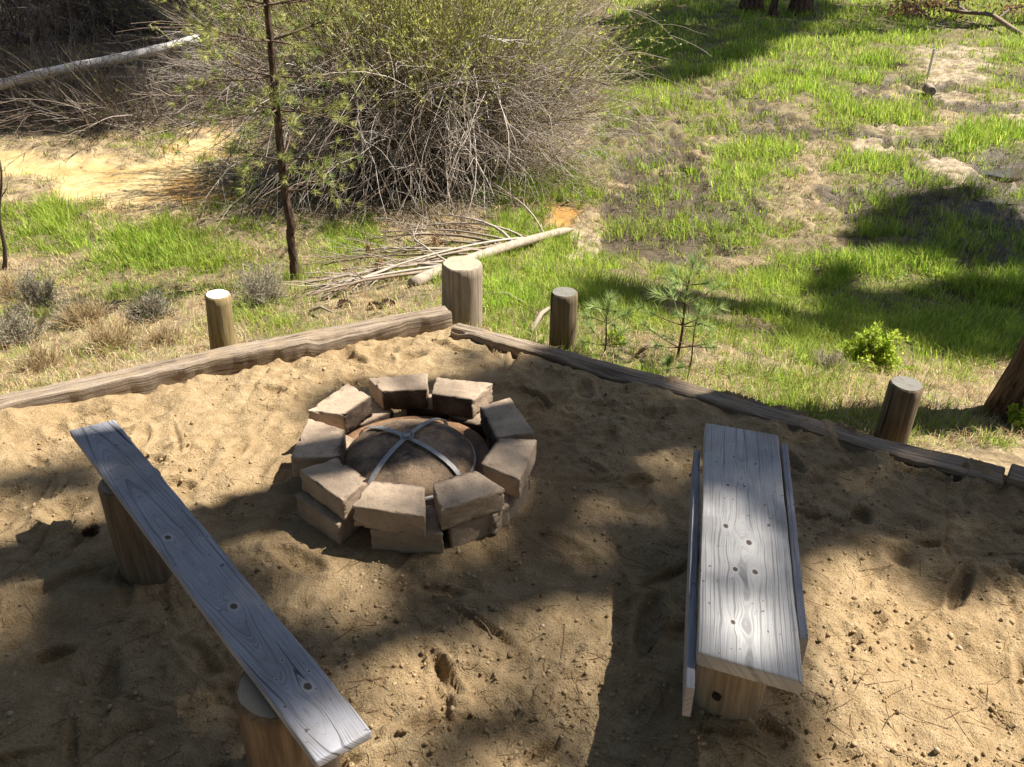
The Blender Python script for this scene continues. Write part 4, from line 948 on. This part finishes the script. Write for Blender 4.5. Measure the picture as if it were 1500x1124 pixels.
# leafy and dry low shrubs
def low_shrub(pxy, wpx, hpx, label, n, tint, leaf_t=None, lv=0, leaf_len=.02, name='low_shrub', rr=(.0015, .0035), tw=5, cat='shrub', group=None):
    c = on_ground(*pxy); dd = proj(c)[2]; R0 = wpx/2/F*dd; H = hpx/F*dd*1.12
    root = thing(name, label, cat, c, group); mb = MB(); az = rng.uniform(0, 6.28, n); el = rng.uniform(.45, 1.5, n)
    a2 = rng.uniform(0, 6.28, n); rad = R0*.35*np.sqrt(rng.random(n)); S = np.stack([c[0]+rad*np.cos(a2), c[1]+rad*np.sin(a2), np.full(n, c[2]-.02)], -1)
    L = 1/np.sqrt((np.cos(el)/R0)**2+(np.sin(el)/H)**2)*rng.uniform(.65, 1.05, n); Pt = grow(S, azdir(az, el), L, 6, -.15, .7); r = rng.uniform(*rr, n)
    T = np.array(tint)[rng.integers(0, len(tint), n)]*(.75+.5*rng.random((n, 1))); stems_mesh(mb, Pt, r, r*.5, T, 4)
    m = n*tw; b, tg, k = along(Pt, m, .35); Q = grow(b, nrm(tg+rand_dir(m)*.8+np.array([0, 0, .3])), rng.uniform(.15, .4, m)*R0, 4, 0, .5); stems_mesh(mb, Q, np.full(m, rr[0]), np.full(m, rr[0]*.6), T[k]*1.05, 3); mb.obj('stems', M['stem'], root)
    if lv:
        nl = int(m*lv); b, tg, k = along(Q, nl, .2); ll = rng.uniform(.7, 1.3, nl)*leaf_len; lf = MB(); V, f = leaves(b, nrm(tg+rand_dir(nl)*1.2), ll, ll*.6); lf.add(V, f, np.repeat(np.array(leaf_t)[rng.integers(0, len(leaf_t), nl)]*(.75+.5*rng.random((nl, 1))), 4, 0)); lf.obj('foliage', M['leaf'], root)
    return root
BG = ((.48, .60, .07), (.56, .66, .10), (.36, .50, .05))
low_shrub((1268, 540), 88, 62, 'bright lime-green leafy bush growing beyond the right timber, left of its last post', 70, GR[:3], BG, 7, .026, 'leafy_shrub', tw=7)
low_shrub((1494, 632), 56, 40, 'small bright green bush at the foot of the big pine trunk', 50, GR[:2], BG, 6, .024, 'leafy_shrub', tw=6)
low_shrub((900, 505), 40, 30, 'small fresh green weed clump at the foot of the small pine sapling', 30, GR[:2], BG, 4, .018, 'leafy_shrub')
SG = [(.42, .37, .30), (.34, .29, .23), (.48, .43, .35), (.28, .23, .17)]; SL_ = ((.36, .35, .24), (.42, .40, .28), (.28, .29, .18))
for q, lab in (((388, 448, 90, 60), 'round grey sagebrush beside the pale-topped post, under the young pine'), ((62, 450, 90, 55), 'grey sagebrush at the left with brown dead twigs, farthest of the left clumps'), ((30, 505, 80, 58), 'dark grey sagebrush at the left frame edge, above the timber'),
               ((110, 478, 70, 45), 'brown dry grass-choked sagebrush in the middle of the left clumps'), ((225, 470, 95, 34), 'low dark green sagebrush left of the pale-topped post')):
    low_shrub(q[:2], q[2], q[3], lab, 110, SG, SL_ if 'green' not in lab else ((.10, .13, .06), (.14, .16, .08)), 1.6, .014, 'sagebrush', group='grey sagebrush clumps on the left slope', tw=9)
SW = [(.55, .44, .25), (.46, .35, .19), (.62, .52, .32), (.40, .27, .14)]
for q, lab in (((130, 478, 95, 40), 'tan dead grass tussock between the sagebrush clumps at the left'), ((60, 545, 100, 34), 'tan dead grass heap at the left edge right behind the timber'), ((240, 505, 80, 24), 'flattened tan grass tussock just left of the pale-topped post'), ((20, 440, 70, 40), 'tan grass tussock at the left frame edge, farthest back'), ((165, 510, 110, 36), 'broad tan grass tussock close behind the left timber, right of the grass heap')):
    low_shrub(q[:2], q[2], q[3], lab, 220, SW, None, 0, .02, 'grass_tussock', (.0012, .0025), 4, 'dry grass', 'dead grass tussocks on the left slope')
low_shrub((1215, 545), 80, 34, 'pale leafless twig clump in front of the lime-green bush', 60, [(.45, .38, .28), (.38, .33, .27)], None, 0, .02, 'dry_shrub')

# dead fallen limb, top right
A = on_ground(1492, 56)+np.array([0, 0, .10]); B = on_ground(1414, 32)+np.array([0, 0, .22]); g = on_ground(1420, 34)
fb = thing('fallen_limb', 'curved fallen limb with rust-brown dead foliage lying on the grass at top right', 'branch', g)
def simple_tube(pts, r0, r1, nm, root, tint):
    pts = np.array(pts); sg = np.linspace(0, 1, len(pts)); tt = np.linspace(0, 1, 14); Q = np.stack([np.interp(tt, sg, pts[:, i]) for i in range(3)], -1); mb = MB(); V, f = tubes(Q, np.linspace(r0, r1, 14), 7); mb.add(V, f, tint); mb.obj(nm, M['twig'], root)
simple_tube([A, (A+B)/2+np.array([0, .2, .18]), B, B+np.array([-.5, .3, .05])], .06, .04, 'limb', fb, (.36, .27, .19)); Yb = B[1]
simple_tube([B, at_y(1404, 10, Yb+.3), at_y(1402, -15, Yb+.3)], .05, .03, 'branch', fb, (.34, .29, .25)); simple_tube([at_y(1372, 33, Yb), at_y(1350, 18, Yb+.1), at_y(1345, 8, Yb+.3)], .03, .02, 'branch', fb, (.2, .13, .09))
def dead_leaf(cen, spread, n, tl, root, nm='dead_foliage'):
    C = np.array(cen)+rng.normal(0, 1, (n, 3))*np.array(spread); mb = MB(); V, f = leaves(C, rand_dir(n)+np.array([0, 0, -.2]), rng.uniform(.08, .18, n), .05); mb.add(V, f, np.repeat(np.array(tl)[rng.integers(0, len(tl), n)]*(.7+.6*rng.random((n, 1))), 4, 0)); mb.obj(nm, M['leaf'], root)
RB = [(.22, .10, .06), (.28, .15, .08), (.15, .08, .05), (.33, .22, .13)]
for x, y, sx, n in ((1325, 25, .35, 420), (1365, 15, .35, 420), (1395, 28, .25, 200)):
    dead_leaf(on_ground(x, y)+np.array([0, 0, .2]), (sx, .35, .14), n, RB, fb)
g = on_ground(1482, 30); fb2 = thing('fallen_limb', 'smaller rust-brown dead limb at the right frame edge behind the curved limb', 'branch', g)
simple_tube([g+np.array([-.5, -.2, .05]), g+np.array([-.1, 0, .3]), g+np.array([.5, .1, .35])], .04, .02, 'limb', fb2, (.36, .29, .24)); dead_leaf(g+np.array([.2, .1, .25]), (.45, .35, .16), 320, RB, fb2)
# cut round, stake, clods
g = on_ground(1364, 141); cr2 = thing('cut_log', 'short pale cut log with dark end lying on the bare soil by the stake', 'log', g)
round_log(g+np.array([.0, .22, .10]), g+np.array([-.03, -.05, .085]), .085, .08, M['post_grey'], M['end_dark'], cr2, 7, 24, ('shaft', 'cut_end'), .12)
g = on_ground(1359, 112); mb = MB(); V, f = rbox(.035, .03, .55, .004, 5, 5, 12); V = V+g+np.array([0, 0, .22]); mb.add(V, f, (.7, .68, .62)); o = mb.obj('wooden_stake', M['white'], loc=g); tag(o, 'thin white stake standing on the bare patch of the far meadow', 'stake')
for x, y, s, lab in ((1318, 100, .16, 'dark clod of earth left of the white stake'), (1130, 400, .13, 'dark clod of earth on the meadow above the sapling'), (1008, 248, .10, 'flat dark stone among the tussocks left of the mud'), (1160, 112, .2, 'low dark mound of earth in the far grass under the trees')):
    g = on_ground(x, y); mb = MB(); V, f = rbox(2, 2, 2, .8, 12, 12, 12); V = V*np.array([s*1.5, s*.9, s*.5]); V = V+nrm(V)*(noise3(V+x, .12, 3)*s*.5)[:, None]+g; mb.add(V, f, (.065, .048, .032)); tag(mb.obj('earth_clod', m_tint('dark_earth', .95, None, .5, 20, .1, .02), loc=g), lab, 'clod')

# ------------------------------------------------------------------ big pines; crowns cast the dappled shade
def inpoly(x, y, poly):
    poly = np.array(poly, float); r = np.zeros(x.shape, bool); j = len(poly)-1
    for i in range(len(poly)):
        xi, yi = poly[i]; xj, yj = poly[j]; c = ((yi > y) != (yj > y)) & (x < (xj-xi)*(y-yi)/(yj-yi+1e-12)+xi); r ^= c; j = i
    return r
def inell(x, y, e): return ((x-e[0])/e[2])**2+((y-e[1])/e[3])**2 < 1
LIT_P = [[(-300, 720), (-100, 560), (640, 420), (700, 465), (775, 505), (725, 545), (650, 545), (450, 560), (400, 700), (430, 770), (480, 800), (530, 850), (480, 905), (430, 890), (400, 850), (350, 800), (100, 620), (60, 660), (0, 690)],
         [(-300, 720), (0, 735), (60, 745), (130, 740), (160, 800), (100, 830), (0, 830), (-300, 830)],
         [(500, 940), (560, 925), (600, 935), (655, 965), (670, 1030), (610, 1055), (560, 1080), (600, 1140), (470, 1140), (470, 1000)],
         [(1178, 880), (1215, 835), (1265, 810), (1310, 835), (1390, 900), (1460, 885), (1700, 850), (1700, 1300), (1230, 1300), (1240, 1060), (1195, 1000)]]
LIT_E = [(888, 812, 58, 52), (792, 925, 30, 48), (862, 1005, 46, 28), (780, 1122, 80, 12), (130, 1000, 42, 22), (255, 1065, 38, 18), (55, 1092, 48, 20), (625, 872, 32, 18), (720, 985, 28, 32), (985, 680, 28, 12), (1300, 715, 40, 14), (880, 900, 26, 16), (20, 915, 45, 30), (345, 1092, 28, 14), (1065, 578, 45, 9)]
SH_E = [(65, 703, 80, 32), (230, 680, 34, 17), (305, 728, 34, 24), (392, 838, 34, 20), (690, 525, 45, 15), (1385, 870, 40, 22), (1290, 930, 26, 14), (1420, 1010, 30, 12), (545, 1010, 28, 12), (455, 700, 0, .1), (1480, 985, 28, 15)]
def sand_shade(x, y):
    lit = np.zeros(x.shape, bool)
    for q in LIT_P: lit |= inpoly(x, y, q)
    for e in LIT_E: lit |= inell(x, y, (e[0], e[1], e[2]*1.22+.01, e[3]*1.22+.01))
    sh = ~lit
    for e in SH_E: sh |= inell(x, y, e)
    return sh
SHD = []   # (point, clump radius)
def thin(p, r):
    keep = []; cell = {}
    for i, q in enumerate(p):
        k = (int(q[0]//r), int(q[1]//r)); ok = True
        for a in (-1, 0, 1):
            for b in (-1, 0, 1):
                for j in cell.get((k[0]+a, k[1]+b), ()):
                    if (p[j][0]-q[0])**2+(p[j][1]-q[1])**2 < r*r: ok = False
        if ok: cell.setdefault(k, []).append(i); keep.append(i)
    return p[keep]
p = np.stack([rng.uniform(-2.9, 3.1, 9000), rng.uniform(1.2, 4.4, 9000), np.zeros(9000)], -1); x, y, _ = proj(p)
up = p+SUN*(.2/SUN[2])
ok = (dout(p[:, 0], p[:, 1]) < .02) & sand_shade(x, y) & (np.hypot(up[:, 0]-RC[0], up[:, 1]-RC[1]) > .66) & (x > -120) & (x < 1620) & (y < 1200)
def under(p, c, z):   # ray through a bench top
    q = p+SUN*((z-p[:, 2])/SUN[2])[:, None]; qx, qy, _ = proj(q); return inpoly(qx, qy, c)
BLP = [(101, 630), (168, 614), (545, 1070), (462, 1116)]; BRP = [(1033, 619), (1140, 637), (1178, 1000), (1022, 955)]
ok &= ~under(p, BLP, ZB) & ~under(p, BRP, ZB) & ~under(p, [(350, 985), (520, 975), (575, 1080), (440, 1140)], ZB) & ~under(p, [(130, 655), (235, 650), (270, 750), (165, 755)], ZB) & ~under(p, [(1010, 720), (1165, 720), (1200, 1015), (1000, 970)], ZB)
for ax2 in (0, 1.57, 3.14, 4.71, .8, 2.4, 3.9, 5.5):
    x2, y2, _ = proj(p+np.array([math.cos(ax2), math.sin(ax2), 0])*.10); ok &= sand_shade(x2, y2)
for q in thin(p[ok], .095): SHD.append((q, .10, 'sand'))
def plane_shade(shapes, z, r, n=4000):
    x = rng.uniform(-50, 1550, n*6); y = rng.uniform(540, 1124, n*6); m = np.zeros(x.shape, bool)
    for s in shapes: m |= inpoly(x, y, s) if isinstance(s[0], tuple) else inell(x, y, s)
    if not m.any(): return
    for q in thin(on_z(x[m], y[m], z), r*1.1): SHD.append((q, r, 'sand'))
plane_shade([(592, 558, 24, 7), (470, 645, 22, 18), (492, 700, 18, 12), (735, 608, 18, 10), (748, 668, 26, 14), (705, 712, 34, 9), (655, 645, 34, 22), (560, 742, 20, 6)], .2, .05)
plane_shade([(1128, 643, 16, 14), (1040, 716, 22, 10), (1100, 716, 24, 8), (1048, 852, 28, 16), (1128, 856, 30, 10), (1150, 960, 20, 16), (1090, 640, 16, 8), (1155, 760, 0, .1)], ZB, .055)
plane_shade([(128, 640, 36, 15), [(215, 735), (265, 730), (478, 985), (385, 1005), (300, 905), (165, 748)]], ZB, .06)
def mead(polys, r, gap=.85):
    for q in polys:
        q = np.array(q, float); n = 7000; x = rng.uniform(q[:, 0].min(), q[:, 0].max(), n); y = rng.uniform(q[:, 1].min(), q[:, 1].max(), n)
        xx = x+rng.normal(0, 7, n); yy = y+rng.normal(0, 5, n); m = inpoly(xx, yy, q); g = on_ground(x[m], y[m])
        for a2 in np.arange(0, 6.28, .785):
            x2, y2, _ = proj(g+np.array([math.cos(a2), math.sin(a2), 0])*r*.8); g = g[inpoly(x2+rng.normal(0, 4, len(x2)), y2+rng.normal(0, 3, len(x2)), q)]
        for s in thin(g, r*gap): SHD.append((s, r, 'far'))
mead([[(1250, 312), (1335, 268), (1420, 275), (1500, 312), (1700, 330), (1700, 400), (1480, 405), (1330, 392), (1215, 352)], [(1150, 455), (1165, 425), (1195, 392), (1240, 398), (1290, 425), (1400, 415), (1500, 400), (1700, 420), (1700, 560), (1430, 545), (1330, 515), (1240, 480)]], .24, .95)
mead([[(875, 35), (960, 0), (1000, -30), (1255, -30), (1235, 18), (1180, 50), (1120, 90), (1060, 108), (1000, 130), (940, 125), (885, 145), (860, 100)]], .42)
mead([[(-150, -40), (230, -40), (260, 70), (215, 135), (190, 195), (120, 208), (0, 212), (-150, 215)]], .5, 1.0)
TREES = [  # x, y, height, trunk radius, label, name
    (9.6, 5.4, 19, .24, 'tall pine right of the picture whose upper crown throws dappled shade over the sand', 'sand'),
    (13.4, 9.9, 20, .28, 'tall pine right of the picture shading the muddy grass', 'far'),
    (14.6, 24.2, 22, .3, 'tall pine beyond the right side of the picture shading the far grass', 'far'),
    (.4, 17.2, 17, .22, 'tall pine standing hidden behind the large willow thicket', 'far')]
fx = on_ground(1172, 22); fy = on_ground(1100, 18); fz = on_ground(1132, 24)
TREES += [(fx[0], fx[1], 15, .26, 'thick dark pine trunk at the top of the meadow, rightmost of the far trunks', 'far'), (fy[0], fy[1], 14, .27, 'dark pine trunk at the top of the meadow, leftmost of the far trunks', 'far'), (fz[0], fz[1], 9, .09, 'thin dark pine trunk between the two thick far trunks at the top of the meadow', 'none')]
sh = SUN[:2]/np.linalg.norm(SUN[:2]); tanE = SUN[2]/np.linalg.norm(SUN[:2])
buck = {i: [] for i in range(len(TREES))}
for q, r, kind in SHD:
    best = None
    for i, T in enumerate(TREES):
        if (kind == 'sand') != (T[5] == 'sand') or T[5] == 'none': continue
        v = np.array(T[:2])-q[:2]; al = float(v@sh); pe = abs(float(v[0]*sh[1]-v[1]*sh[0])); z = q[2]+al*tanE
        if al < 1.5 or z > T[2]-.5 or z < 4.2: continue
        if best is None or pe < best[0]: best = (pe, i, al)
    if best is None: continue
    pe, i, al = best; al2 = al+rng.uniform(-.9, .9); C = np.array([q[0]+sh[0]*al2, q[1]+sh[1]*al2, q[2]+al2*tanE]); buck[i].append((C, r))
NTB = [(.055, .085, .03), (.07, .10, .035), (.045, .07, .028)]
def big_pine(T, clumps, loc=None, extra=True):
    x, y, H, r, lab = T[:5]; g = np.array([x, y, float(ground(np.array(x), np.array(y)))]); root = thing('pine_tree', lab, 'tree', g)
    tt = np.linspace(0, 1, 40); TT = np.stack([x+.10*np.sin(tt*4), y+.08*np.sin(tt*3+1), g[2]-.1+H*tt], -1); a = np.arange(40)
    mb = MB(); V, f = tubes(TT, r*(1-.85*tt)+r*.55*np.exp(-tt*H*2.2), 20); V = V+nrm(V-np.repeat(TT, 20, 0))*(.025*noise3(V, .15, int(x*10)))[:, None]; mb.add(V, f, (.1, .07, .05)); bm_ = mb; fm = MB()
    for C, rr in clumps:
        if rr < .2: nn, Ln, Wn = (300, .09, .010) if rr > .09 else (95, rr*.8, .007)
        else: nn, Ln, Wn = 420, rr*.6, .026
        zb = max(g[2]+3.6, C[2]-.35*math.hypot(C[0]-x, C[1]-y)); b = np.array([np.interp(zb, TT[:, 2], TT[:, 0]), np.interp(zb, TT[:, 2], TT[:, 1]), zb]); m = (b+C)/2+np.array([0, 0, .15])
        t3 = np.linspace(0, 1, 6)[:, None]; Q = b*(1-t3)**2+2*m*t3*(1-t3)+C*t3**2; stems_mesh(bm_, Q[None], [.022], [.006], np.array([(.12, .085, .06)]), 5)
        P0 = C+rand_dir(nn)*(rr*rng.random((nn, 1))**.45)*.8; V, f = needles(P0, nrm(P0-C+rand_dir(nn)*rr*.8), rng.uniform(.6, 1.2, nn)*Ln, Wn); fm.add(V, f, np.repeat(np.array(NTB)[rng.integers(0, 3, nn)]*(.8+.4*rng.random((nn, 1))), 3, 0))
    if extra is not None:
        for k in range(26):
            t = rng.uniform(*extra); a = rng.uniform(0, 6.28); L = (1-t)*H*.18+.35; b = np.array([np.interp(t, tt, TT[:, i]) for i in range(3)]); Q = grow(b[None], azdir(np.array([a]), np.array([.25])), np.array([L]), 6, .1, .2); stems_mesh(bm_, Q, [.03], [.008], np.array([(.12, .085, .06)]), 5)
            n2 = 5; C5, tg, _ = along(Q, n2, .45)
            nn = 90; P0 = np.repeat(C5, nn, 0)+rand_dir(nn*n2)*.22*rng.random((nn*n2, 1)); V, f = needles(P0, rand_dir(nn*n2)+np.repeat(tg, nn, 0)*.5, .2, .016); fm.add(V, f, np.repeat(np.array(NTB)[rng.integers(0, 3, nn*n2)], 3, 0))
    mb.obj('trunk', M['bark'], root)
    if fm.n: fm.obj('crown', M['needle'], root)
    return root
for i, T in enumerate(TREES):
    big_pine(T, buck[i], extra=(.86, .99) if T[5] != 'none' else (.6, .98))
# the trunk at the right edge
def crown(x, y, z0, z1, R0, dz, r):
    out = []
    for z in np.arange(z0, z1, dz):
        R1 = R0*(1-.75*(z-z0)/(z1-z0)); n = max(3, int(R1*3.2)); a0 = z*2.4
        for k in range(n):
            a = a0+k*6.283/n; q = R1*(.35+.65*rng.random()); out.append((np.array([x+math.cos(a)*q, y+math.sin(a)*q, z+rng.normal(0, .3)]), r))
    return out
e = on_z(1457, 582, -.2)+np.array([.41, .10, 0])
crown_e = crown(e[0], e[1], 11.2, 16.4, 1.7, .6, .6)
big_pine((e[0], e[1], 17, .20, 'big rough-barked pine trunk at the right edge casting a shadow over the timber'), crown_e, extra=(.7, .98))
GP = 'tall pines added around the clearing, unseen outside the picture'  # added pines: near ones cut sky light, far ones close the horizon
src = big_pine((-4.6, -1.2, 17, .22, 'added tall pine, unseen outside the picture'), crown(-4.6, -1.2, 4.2, 16.2, 3.4, .75, .8), extra=(.9, .98)); src['group'] = GP
for (x, y, rz, k) in ((-.6, -4.2, 1., 1.0), (4.2, -3.6, 2.2, 1.05), (8.2, -1.6, 3.3, .95), (-8.5, 2.2, 4., 1.05), (-5.5, -8, 5., 1.), (2., -9.5, .4, 1.15), (7.5, -8., 2.8, 1.1), (-10.5, -4, 1.7, 1.1), (-16, 36, .5, 1.1), (-6, 42, 1.5, 1.2), (3, 46, 2.5, 1.15), (13, 48, 3.5, 1.2), (22, 45, 4.5, 1.1), (29, 39, 5.5, 1.2), (-26, 30, 2., 1.1), (36, 30, .9, 1.15)):
    o = src.copy(); COL.objects.link(o); o.location = (x, y, float(ground(np.array(x), np.array(y)))); o.rotation_euler = (0, 0, rz); o.scale = (k, k, k)
    for ch in list(src.children):
        q = ch.copy(); COL.objects.link(q); q.parent = o
print('clumps', {i: len(b) for i, b in buck.items()})
